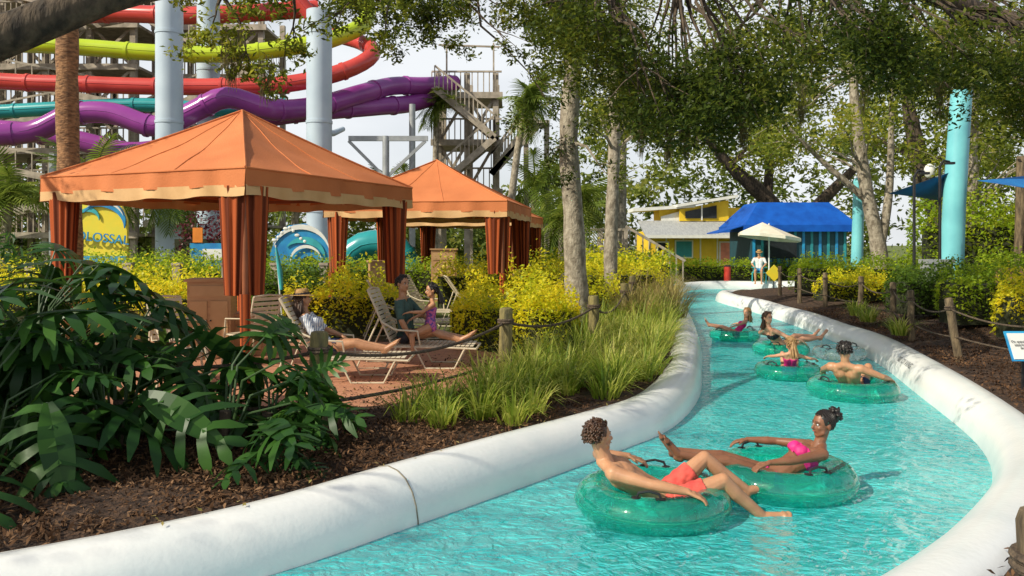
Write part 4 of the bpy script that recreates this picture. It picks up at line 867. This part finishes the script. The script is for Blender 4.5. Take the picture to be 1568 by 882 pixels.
# ------------------------------------------------------------------ people
def ik(a,t,l1,l2,pole):
    d=t-a; D=max(.08,min(d.length,(l1+l2)*.99)); dn=d.normalized(); a1=(l1*l1-l2*l2+D*D)/(2*D); h=math.sqrt(max(l1*l1-a1*a1,0)); p=pole-dn*pole.dot(dn); p.normalize()
    return a+dn*a1+p*h,a+dn*D
def person(name,pos,yaw,torso=(-.8,0,.6),head_up=(-.1,0,1),face=(1,0,0),lw=(.05,.42,.2),rw=(.05,-.42,.2),la=(.65,.12,.1),ra=(.65,-.12,.1),
           sc=1.,hsc=None,female=False,skinm=S_tan,hairm=H_brown,hair='short',cloth=(),vox=.010,epole_l=(-.2,1,-.3),epole_r=(-.2,-1,-.3),kpole=(0,0,1),hat=None,tl=None,lean_l=(0,1,0),curl=.35):
    e=empty(name); s=sc; hs=(hsc or sc)*.96; Rz=Matrix.Rotation(yaw,3,'Z'); O=V(pos)
    t=V(torso).normalized(); l=V(lean_l).normalized(); l=(l-t*l.dot(t)).normalized(); f=l.cross(t)
    W=lambda p:O+Rz@p
    P=V((0,0,0)); sh=.155 if female else .19; hw=.095
    TL=(.46 if female else .49)*s
    S=P+t*TL; nb=S+t*.035*s; hu=V(head_up).normalized(); hc=nb+t*.03*s+hu*(.085*s+.10*hs)
    hf=V(face); hf=(hf-hu*hf.dot(hu)*.6).normalized(); hl=hu.cross(hf).normalized(); hu2=hf.cross(hl)
    Hm=Matrix((hf,hl,hu2)).transposed(); HM=Rz@Hm
    LS=S+l*sh*s; RS=S-l*sh*s; LH=P+l*hw*s; RH=P-l*hw*s
    b=MB(); bones=[]
    k=.88 if female else 1.
    def C(tag,a,c,ra_,rb_,reg=True):
        b.cap(W(a),W(c),ra_*s,rb_*s)
        if reg: bones.append((tag,W(a),W(c),ra_*s,rb_*s))
    C('pelvis',P+l*.055*s,P-l*.055*s,.105,.105); C('pelvis',LH-f*.02*s,RH-f*.02*s,.095,.095)
    for sg in(-1,1):
        C('torso',P+l*.05*s*sg+t*.04*s,P+l*.045*k*s*sg+t*.2*s,.098,.088*k); C('torso',P+l*.045*k*s*sg+t*.2*s,S+l*.075*k*s*sg-t*.09*s,.088*k,.10*k)
        C('chest',S+l*.07*s*sg-t*.09*s,S+l*.11*k*s*sg-t*.035*s,.095*k,.075*k)
        C('trap',S+l*.12*s*sg-t*.0*s,nb+t*.03*s,.05*k,.045*k)
        if female: b.ell(W(S+l*.075*s*sg-t*.13*s+f*.075*s),.058*s)
        else: b.ell(W(S+l*.08*s*sg-t*.11*s+f*.05*s),(.07*s,.07*s,.05*s),rot=Rz@Matrix((l,t,f)).transposed())
    C('neck',nb-t*.02*s,hc-hu*.05*hs-hf*.012*hs,.056*k,.052*k)
    ua,fa=.275*s,.245*s; th,sn=.415*s,.41*s
    for sg,Sh,wt,ep in ((1,LS,V(lw),V(epole_l)),(-1,RS,V(rw),V(epole_r))):
        el,wr=ik(Sh,wt,ua,fa,ep); C('shoulder',Sh-l*sg*.03*s,Sh,.062*k,.06*k)
        mu=Sh.lerp(el,.45); C('uparm',Sh,mu,.056*k,.050*k); C('uparm',mu,el,.050*k,.038*k); mf=el.lerp(wr,.3); C('forearm',el,mf,.039*k,.042*k); C('forearm',mf,wr,.042*k,.026*k)
        d=(wr-el).normalized(); d=(d+V((0,0,-.25))).normalized(); pn=V((0,0,-1)); pn=(pn-d*pn.dot(d)).normalized(); side=d.cross(pn)*1.0
        inw=(-l*sg+V((.3,0,.2))); side=side if side.dot(inw)>0 else -side
        for i in range(4):
            off=side*(.5-i/3)*.062*s; kn=wr+d*.09*s+off; b.cap(W(wr+off*.55+d*.01*s),W(kn),.0145*s,.0125*s,n=8)
            ang=curl*.6; p=kn
            for j,sl in enumerate((.5,.3,.24)):
                L_=(.072,.082,.076,.058)[i]*sl*s; dd=d*math.cos(ang)+pn*math.sin(ang); q=p+dd*L_+off*.05; b.cap(W(p),W(q),(.0105,.0095,.0085)[j]*s,(.0095,.0085,.0075)[j]*s,n=8); p=q; ang+=curl
        b.cap(W(wr+d*.045*s),W(wr+d*.05*s+pn*.004),.022*s,.02*s,n=8)
        p0=wr+d*.025*s+side*.022*s; p1=p0+(d*.6+side*.8).normalized()*.045*s; p2=p1+(d*.85+side*.4+pn*.3).normalized()*.032*s
        b.cap(W(p0),W(p1),.014*s,.012*s,n=8); b.cap(W(p1),W(p2),.0115*s,.009*s,n=8); bones.append(('hand',W(wr),W(wr+d*.18*s),.04*s,.03*s))
    for sg,Hp,at_ in ((1,LH,V(la)),(-1,RH,V(ra))):
        kn,an=ik(Hp,at_,th,sn,V(kpole)+l*sg*.12); mt=Hp.lerp(kn,.5); C('thigh',Hp,mt,.092,.076); C('thigh2',mt,kn,.076,.053)
        back=(Hp.lerp(an,.5)-kn); back=back.normalized() if back.length>.02 else V((0,0,-1))
        mc=kn.lerp(an,.3)+back*.014*s; C('calf',kn,mc,.052,.055); C('calf',mc,an,.054,.034)
        sd=(an-kn).normalized(); fw=(-back+V((0,0,.0))); fw=(fw-sd*fw.dot(sd)); fw=fw.normalized() if fw.length>.05 else V((0,0,1))
        fd=(fw*.8+sd*.6).normalized(); b.cap(W(an-fd*.04*s),W(an+sd*.03*s-fd*.035*s),.034*s,.03*s)
        ball=an+fd*.13*s+sd*.03*s; b.cap(W(an),W(ball),.036*s,.026*s); lt=sd.cross(fd).normalized(); b.cap(W(ball-lt*.022*s),W(ball+lt*.022*s),.024*s,.02*s)
        for i in range(5): b.cap(W(ball+lt*(-.034+i*.017)*s),W(ball+lt*(-.036+i*.018)*s+fd*(.055-abs(i-1.2)*.006)*s),.012*s,.0095*s,n=8)
        bones.append(('foot',W(an),W(ball),.04*s,.03*s))
    hp=lambda x,y,z:O+Rz@(hc+Hm@V((x*hs,y*hs,z*hs)))
    b.ell(hp(-.008,0,.025),(.096*hs,.076*hs,.095*hs),rot=HM,n=20,m=14)
    b.ell(hp(.022,0,-.035),(.068*hs,.062*hs,.078*hs),rot=HM,n=16,m=12)
    b.ell(hp(.055,0,-.088),(.028*hs,.030*hs,.024*hs),rot=HM)
    for sg in(-1,1):
        b.ell(hp(.052,.036*sg,-.028),(.028*hs,.022*hs,.024*hs),rot=HM); b.ell(hp(-.012,.079*sg,-.012),(.018*hs,.009*hs,.031*hs),rot=HM)
        b.cap(hp(.03,.05*sg,-.065),hp(.055,.015*sg,-.09),.022*hs,.02*hs); b.cap(hp(.078,.012*sg,.022),hp(.072,.045*sg,.022),.012*hs,.010*hs)
    b.cap(hp(.085,0,.008),hp(.105,0,-.028),.009*hs,.0145*hs); b.ell(hp(.093,.011,-.031),.0095*hs); b.ell(hp(.093,-.011,-.031),.0095*hs)
    b.ell(hp(.083,0,-.055),(.012*hs,.022*hs,.008*hs),rot=HM)
    bones.append(('head',hp(0,0,.02),hp(.02,0,-.05),.09*hs,.07*hs))
    tmp=b.obj(name+'_t',skinm,smooth=False)
    md=tmp.modifiers.new('r','REMESH'); md.mode='VOXEL'; md.voxel_size=vox; md.use_smooth_shade=True
    m2=tmp.modifiers.new('s','SMOOTH'); m2.factor=.5; m2.iterations=3
    dg=bpy.context.evaluated_depsgraph_get(); me=bpy.data.meshes.new_from_object(tmp.evaluated_get(dg)); bpy.data.objects.remove(tmp)
    me.materials.clear(); me.materials.append(skinm); npz=len(me.polygons); me.polygons.foreach_set('use_smooth',np.ones(npz,bool))
    me.polygons.foreach_set('material_index',np.zeros(npz,np.int32)); me.update()
    bo=bpy.data.objects.new('body',me); scene.collection.objects.link(bo); bo.parent=e
    nv=len(me.vertices); co=np.empty(nv*3); me.vertices.foreach_get('co',co); co=co.reshape(-1,3); no=np.empty(nv*3); me.vertices.foreach_get('normal',no); no=no.reshape(-1,3)
    if cloth:
        best=np.full(nv,1e9); bi=np.zeros(nv,int); bt=np.zeros(nv)
        for i,(tag,a,c,ra_,rb_) in enumerate(bones):
            a=np.array(a);c=np.array(c); ab=c-a; tt=np.clip(((co-a)@ab)/max(ab@ab,1e-9),0,1); dd=np.linalg.norm(co-(a+tt[:,None]*ab),axis=1)-(ra_+(rb_-ra_)*tt)
            u=dd<best; best[u]=dd[u]; bi[u]=i; bt[u]=tt[u]
        tags=np.array([x[0] for x in bones])[bi]
        spine=((co-np.array(W(P)))@np.array(Rz@t))/TL
        polys=[tuple(p.vertices) for p in me.polygons]
        for ci,(cm,fn,off) in enumerate(cloth):
            mask=fn(tags,bt,spine).tolist()
            fcs=[p for p in polys if all(mask[i] for i in p)]
            if not fcs: continue
            used=sorted({i for p in fcs for i in p}); mp={i:j for j,i in enumerate(used)}
            wr_=np.sin(co[used]@np.array([60,45,38.]))*np.sin(co[used]@np.array([-33,71,52.]))*.35+1
            vv=co[used]+no[used]*(off*wr_)[:,None]
            oo=npobj('clothing',vv.tolist(),[tuple(mp[i] for i in p) for p in fcs],cm,e,True)
            sm=oo.modifiers.new('sol','SOLIDIFY'); sm.thickness=.006*s; sm.offset=-1
    fm=MB()
    for sg in(-1,1):
        fm.ell(hp(.078,.032*sg,.004),(.010*hs,.0145*hs,.0085*hs),0,HM,10,6); fm.ell(hp(.086,.031*sg,.004),(.004*hs,.0065*hs,.0065*hs),1,HM,8,6)
        fm.cap(hp(.090,.016*sg,.027),hp(.080,.047*sg,.030),.0035*hs,.003*hs,2,6); fm.cap(hp(.0875,.02*sg,.014),hp(.079,.045*sg,.012),.0028*hs,.0025*hs,2,6)
    fm.cap(hp(.0915,-.014,-.0565),hp(.0915,.014,-.0565),.0045*hs,.0045*hs,3,6)
    fm.obj('face_details',[M_eye,M_iris,hairm,M_lip],e)
    hb=MB(); hb.ell(hp(-.018,0,.034),(.094*hs,.083*hs,.098*hs),0,HM,18,12)
    N_=460 if vox<.008 else 160
    for i in range(N_):
        z=1-2*(i+.5)/N_; ph=i*2.39996; r_=math.sqrt(1-z*z); x,y=r_*math.cos(ph),r_*math.sin(ph)
        low=-.45 if hair in('short','curly') else -.7
        if (x>.25 and z<.50) or z<low or (x>-.05 and z<-.05): continue
        p=V((-.012+x*.098,y*.084,.028+z*.102))
        if hair=='curly': d=(V((-.6,y*.5,-.5 if x<0 else .15))+V((R.gauss(0,.35),R.gauss(0,.35),R.gauss(0,.3)))).normalized()*.034; rr=.0085
        elif hair=='tied': d=(V((-.10,0,.03))-p).normalized()*.04; rr=.009
        else: d=(V((-.35,y*.4,-.6 if x<0 else -.05))+V((R.gauss(0,.3),R.gauss(0,.3),R.gauss(0,.2)))).normalized()*.045; rr=.010
        q=p+d; m_=p.lerp(q,.5)*1.05
        hb.tube([hp(*p),hp(*m_),hp(*q)],[rr*hs*.8,rr*hs,rr*hs*.35],0,6)
    if hair=='tied':
        for i in range(110):
            d=V((R.gauss(0,1),R.gauss(0,1),R.gauss(0,1))).normalized(); c=V((-.115,0,.085)); p=c+d*.045; q=c+d*.062+V((R.gauss(0,.012),R.gauss(0,.012),R.gauss(0,.012)))
            hb.tube([hp(*p),hp(*q)],[.016*hs,.008*hs],0,6)
        hb.ell(hp(-.115,0,.085),.052*hs)
    if hair in('long','pony'):
        for i in range(46):
            a=R.uniform(-1,1); x0=-.07 if hair=='long' else -.10; yw=.07 if hair=='long' else .02
            p=V((x0-R.random()*.02,a*yw,.0+R.random()*.05)); g_=V((-.02+R.gauss(0,.01),a*.01+R.gauss(0,.008),-.09))
            if hair=='long' and abs(a)>.5: p.x+=.05
            hb.tube([hp(*p),hp(*(p+g_)),hp(*(p+g_*2.1)),hp(*(p+g_*2.9))],[.012*hs,.014*hs,.012*hs,.004*hs],0,6)
    hb.obj('hair',hairm,e,ang=80)
    if hat=='fedora':
        h=MB(); n=28
        pr=[(.165,.045),(.16,.052),(.10,.060),(.093,.10),(.085,.135),(.06,.145),(.0,.128)]
        vs=[]
        for (r_,z) in pr:
            for i in range(n):
                a=2*math.pi*i/n; brim=-.02*math.cos(a) if r_>.12 else 0; vs.append(hp(-.01+r_*1.05*math.cos(a),r_*.92*math.sin(a),z+brim))
        h.add(vs,[(j*n+i,j*n+(i+1)%n,(j+1)*n+(i+1)%n,(j+1)*n+i) for j in range(len(pr)-1) for i in range(n)],0)
        vs=[]
        for (r_,z) in ((.101,.063),(.0975,.085)):
            for i in range(n):
                a=2*math.pi*i/n; vs.append(hp(-.01+r_*1.05*math.cos(a),r_*.92*math.sin(a),z))
        h.add(vs,[(i,(i+1)%n,n+(i+1)%n,n+i) for i in range(n)],1)
        h.obj('hat',[C_straw,C_dark],e,ang=60)
    return e
isin=np.isin
shorts=lambda tg,t,sp:(isin(tg,['pelvis','thigh'])|((tg=='thigh2')&(t<.35))|((tg=='torso')&(sp<.16)))&(sp<.2)
trunks=lambda tg,t,sp:(isin(tg,['pelvis'])|((tg=='thigh')&(t<.9))|((tg=='torso')&(sp<.14)))&(sp<.16)
tee=lambda tg,t,sp:(isin(tg,['torso','chest','trap','shoulder'])&(sp<1.06))|((tg=='uparm'))|((tg=='pelvis')&(sp>.02))
swim=lambda tg,t,sp:(isin(tg,['torso','chest'])&(sp<.88))|(tg=='pelvis')|((tg=='thigh')&(t<.12))
brief=lambda tg,t,sp:(isin(tg,['pelvis'])&(sp<.12))|((tg=='thigh')&(t<.15))
bra=lambda tg,t,sp:isin(tg,['torso','chest'])&(sp>.62)&(sp<.86)
bikini=[(C_pink,brief,.007),(C_pink,bra,.007)]
def inner_tube(x,y,R_=.43,r=.15,mat=m_tubeg,name='inner_tube',hyaw=0,label=True,z=.10):
    e=empty(name); b=MB(); b.torus((x,y,z),R_,r,0,144,20,.88,.010)
    b.torus((x,y,z),R_+r*.985,.006,0,72,6); b.torus((x,y,z),R_-r*.97,.006,0,72,6)
    b.obj('ring',mat,e,ang=80)
    h=MB()
    for a in (hyaw,hyaw+math.pi):
        c=V((x+R_*math.cos(a),y+R_*math.sin(a),z+r*.86)); tg=V((-math.sin(a),math.cos(a),0))
        h.tube([c-tg*.09-V((0,0,.01)),c-tg*.07+V((0,0,.035)),c+V((0,0,.05)),c+tg*.07+V((0,0,.035)),c+tg*.09-V((0,0,.01))],.010,0,8)
        for s in(-1,1): h.ell(c+tg*.09*s,(.035,.035,.008),0)
    h.obj('handles',m_black,e)
    if label:
        for k,(ch,aa) in enumerate((('Adventure',-2.6),('Island',-.9))):
            a=hyaw+aa; text('printed_name',ch,.10,(x+R_*math.cos(a),y+R_*math.sin(a),z+r*.92),(0,0,a+math.pi/2),m_black,e,.001)
    return e
inner_tube(1.05,6.12,.43,.15,hyaw=1.35)
inner_tube(2.23,6.74,.44,.15,hyaw=1.9)
person('man_in_inner_tube',(1.16,6.10,.09),0.03,torso=(-.86,0,.52),head_up=(-.12,.05,1),face=(.93,.35,.02),lw=(-.22,.40,.23),rw=(.06,-.38,.18),la=(.66,.16,.02),ra=(.70,-.08,-.10),
   skinm=S_tan,hairm=H_brown,hair='curly',cloth=[(C_coral,shorts,.012)],vox=.0065,epole_r=(.1,-1,-.15),epole_l=(-.3,1,-.1),sc=1.03,hsc=1.02)
person('woman_in_inner_tube',(2.12,6.72,.08),math.pi,torso=(-.84,0,.52),head_up=(-.05,0,1),face=(.95,.22,.02),lw=(.22,.34,.20),rw=(.26,-.36,.25),la=(.80,.05,.22),ra=(.80,-.14,.20),
   skinm=S_brown,hairm=H_black,hair='tied',female=True,cloth=bikini,vox=.0065,sc=.97,epole_l=(.1,1,-.1),epole_r=(-.1,-1,0))
inner_tube(4.5,10.8,.43,.15,hyaw=.3)
person('man_in_inner_tube',(4.53,10.87,.06),.95,torso=(-.7,0,.7),head_up=(0,0,1),face=(1,.1,0),lw=(.15,.42,.22),rw=(.0,-.46,.2),la=(.62,.1,.08),ra=(.64,-.12,.08),cloth=[(C_navy,trunks,.012)],skinm=S_tan,hairm=H_black,vox=.011)
inner_tube(4.17,12.35,.36,.13,hyaw=.6)
person('child_in_inner_tube',(4.22,12.4,.10),1.3,torso=(-.6,0,.8),head_up=(0,0,1),face=(1,.4,0),lw=(.1,.34,.18),rw=(.0,-.36,.18),la=(.42,.1,.12),ra=(.44,-.1,.12),sc=.68,hsc=.86,female=True,cloth=[(C_pink,swim,.006)],skinm=S_fair,hairm=H_blond,hair='pony',vox=.011)
inner_tube(4.92,14.95,.38,.13,hyaw=1.0)
person('woman_in_inner_tube',(4.95,14.95,.10),.25,torso=(-.6,0,.8),head_up=(0,0,1),face=(.2,-1,0),lw=(.0,.42,.2),rw=(.1,-.4,.2),la=(.72,.1,.2),ra=(.74,-.1,.2),sc=.95,female=True,cloth=[(C_dark,brief,.007),(C_dark,bra,.007)],skinm=S_fair,hairm=H_brown,hair='long',vox=.011)
inner_tube(5.78,14.4,.34,.12,m_tubec,hyaw=.5,label=False)
inner_tube(4.72,17.3,.40,.13,hyaw=.4)
person('child_in_inner_tube',(4.74,17.3,.12),math.pi*.93,torso=(-.6,0,.8),head_up=(0,0,1),face=(.6,.8,0),lw=(.1,.36,.18),rw=(.0,-.36,.18),la=(.6,.12,.2),ra=(.6,-.1,.2),sc=.72,hsc=.88,female=True,cloth=[(C_pink,swim,.006)],skinm=S_fair,hairm=H_blond,hair='long',vox=.012)
person('woman_on_lounge_chair',(-2.36,10.3,.715),0,torso=(-.52,0,.86),head_up=(-.1,0,1),face=(.9,.45,.05),lw=(.18,.18,.12),rw=(.12,-.20,.06),la=(.80,.07,-.02),ra=(.78,-.10,-.02),sc=.96,female=True,
   cloth=[(C_stripe,tee,.012),(C_navy,trunks,.010)],skinm=S_tan,hairm=H_brown,hair='long',vox=.009,hat='fedora',epole_l=(-.4,.6,-.6),epole_r=(-.4,-.6,-.6))
person('man_on_lounge_chair',(-1.48,11.5,.72),-.15,torso=(-.12,.0,1),head_up=(.05,0,1),face=(.8,-.55,0),lw=(.32,.05,.22),rw=(.10,-.22,.02),la=(.82,.1,-.03),ra=(.80,-.12,-.03),sc=1.0,
   cloth=[(C_green,tee,.012),(C_dark,trunks,.012)],skinm=S_tan,hairm=H_black,hair='short',vox=.009)
person('girl_on_lap',(-1.14,11.36,.86),math.pi+.25,torso=(-.08,0,1),head_up=(.06,0,1),face=(1,.1,-.08),lw=(.30,.12,.22),rw=(.24,-.06,.12),la=(.26,.12,-.38),ra=(.24,-.02,-.40),sc=.70,hsc=.86,female=True,kpole=(1,0,.5),
   cloth=[(C_purple,swim,.006)],skinm=S_tan,hairm=H_black,hair='pony',vox=.009,epole_l=(-.3,.5,-.6),epole_r=(-.3,-.5,-.6))
b=MB(); cx,cy=11.2,37.0
b.box((cx,cy,.75),(.5,.5,.04),0); b.box((cx+.05,cy+.26,1.05),(.5,.04,.6),0)
for sx in(-1,1):
    for sy in(-1,1): b.box((cx+sx*.24,cy+sy*.24,.5),(.04,.04,.5),0)
    b.box((cx+sx*.26,cy,.98),(.05,.5,.03),0)
b.obj('lifeguard_chair',m_signt,smooth=False)
person('seated_lifeguard',(11.2,37.0,.87),-math.pi*.62,torso=(-.05,0,1),head_up=(.1,0,1),face=(1,0,-.1),lw=(.25,.18,.12),rw=(.25,-.18,.12),la=(.42,.14,-.48),ra=(.44,-.12,-.48),kpole=(1,0,.6),sc=1.05,
   cloth=[(C_white,tee,.012),(m_signb,shorts,.012)],skinm=S_tan,hairm=C_straw,hair='short',vox=.014,hat='fedora')
b=MB(); b.cyl((10.0,37.9,.3),(10.0,37.9,1.0),.16,.16,0,12); b.cyl((10.0,37.9,1.0),(10.0,37.9,1.06),.18,.1,1,12); b.obj('trash_bin',[m_red,m_black])
for a,k in DEFER: leaves_now(*a,**k)

# ------------------------------------------------------------------ world, sun, camera
sd=V((-.76,-.46,.70)).normalized()
el=math.asin(sd.z); rotz=math.atan2(sd.x,sd.y)
w=bpy.data.worlds.new('World'); scene.world=w; w.use_nodes=True; N=w.node_tree.nodes; L=w.node_tree.links
bg=N['Background']; sky=N.new('ShaderNodeTexSky'); sky.sky_type='NISHITA'; sky.sun_disc=False; sky.sun_elevation=el; sky.sun_rotation=rotz; sky.dust_density=2.0; sky.air_density=1.0
tc=N.new('ShaderNodeTexCoord'); mp=N.new('ShaderNodeMapping'); mp.inputs['Scale'].default_value=(1,1,3); no=N.new('ShaderNodeTexNoise'); no.inputs['Scale'].default_value=2.2; no.inputs['Detail'].default_value=7
L.new(tc.outputs['Generated'],mp.inputs[0]); L.new(mp.outputs[0],no.inputs['Vector'])
cr=N.new('ShaderNodeValToRGB'); cr.color_ramp.elements[0].position=.3; cr.color_ramp.elements[1].position=.62; cr.color_ramp.elements[0].color=(.6,.6,.6,1); cr.color_ramp.elements[1].color=(.96,.96,.96,1)
L.new(no.outputs['Fac'],cr.inputs[0])
sx=N.new('ShaderNodeSeparateXYZ'); L.new(tc.outputs['Generated'],sx.inputs[0])
mr=N.new('ShaderNodeMapRange'); mr.inputs['From Min'].default_value=.24; mr.inputs['From Max'].default_value=.6; mr.inputs['To Min'].default_value=1; mr.inputs['To Max'].default_value=.25; L.new(sx.outputs['Z'],mr.inputs['Value'])
mu=N.new('ShaderNodeMath'); mu.operation='MULTIPLY'; L.new(cr.outputs[0],mu.inputs[0]); L.new(mr.outputs[0],mu.inputs[1])
mx=N.new('ShaderNodeMixRGB'); L.new(mu.outputs[0],mx.inputs[0]); L.new(sky.outputs[0],mx.inputs[1]); mx.inputs[2].default_value=(9.4,9.7,10.0,1)
L.new(mx.outputs[0],bg.inputs['Color']); bg.inputs['Strength'].default_value=.10
su=bpy.data.lights.new('sun','SUN'); su.energy=5.0; su.angle=math.radians(.5); su.color=(1,.93,.76); so=bpy.data.objects.new('sun',su); scene.collection.objects.link(so)
so.rotation_euler=(-sd).to_track_quat('-Z','Y').to_euler()
cam=bpy.data.cameras.new('camera'); co_=bpy.data.objects.new('camera',cam); scene.collection.objects.link(co_); scene.camera=co_
co_.location=(0,0,2.0); co_.rotation_euler=(math.pi/2,0,0); cam.sensor_width=36; cam.lens=1250/1568*36; cam.shift_y=-66/1568; cam.clip_end=3000; cam.clip_start=.05
scene.view_settings.view_transform='Standard'; scene.view_settings.look='None'; scene.view_settings.exposure=0
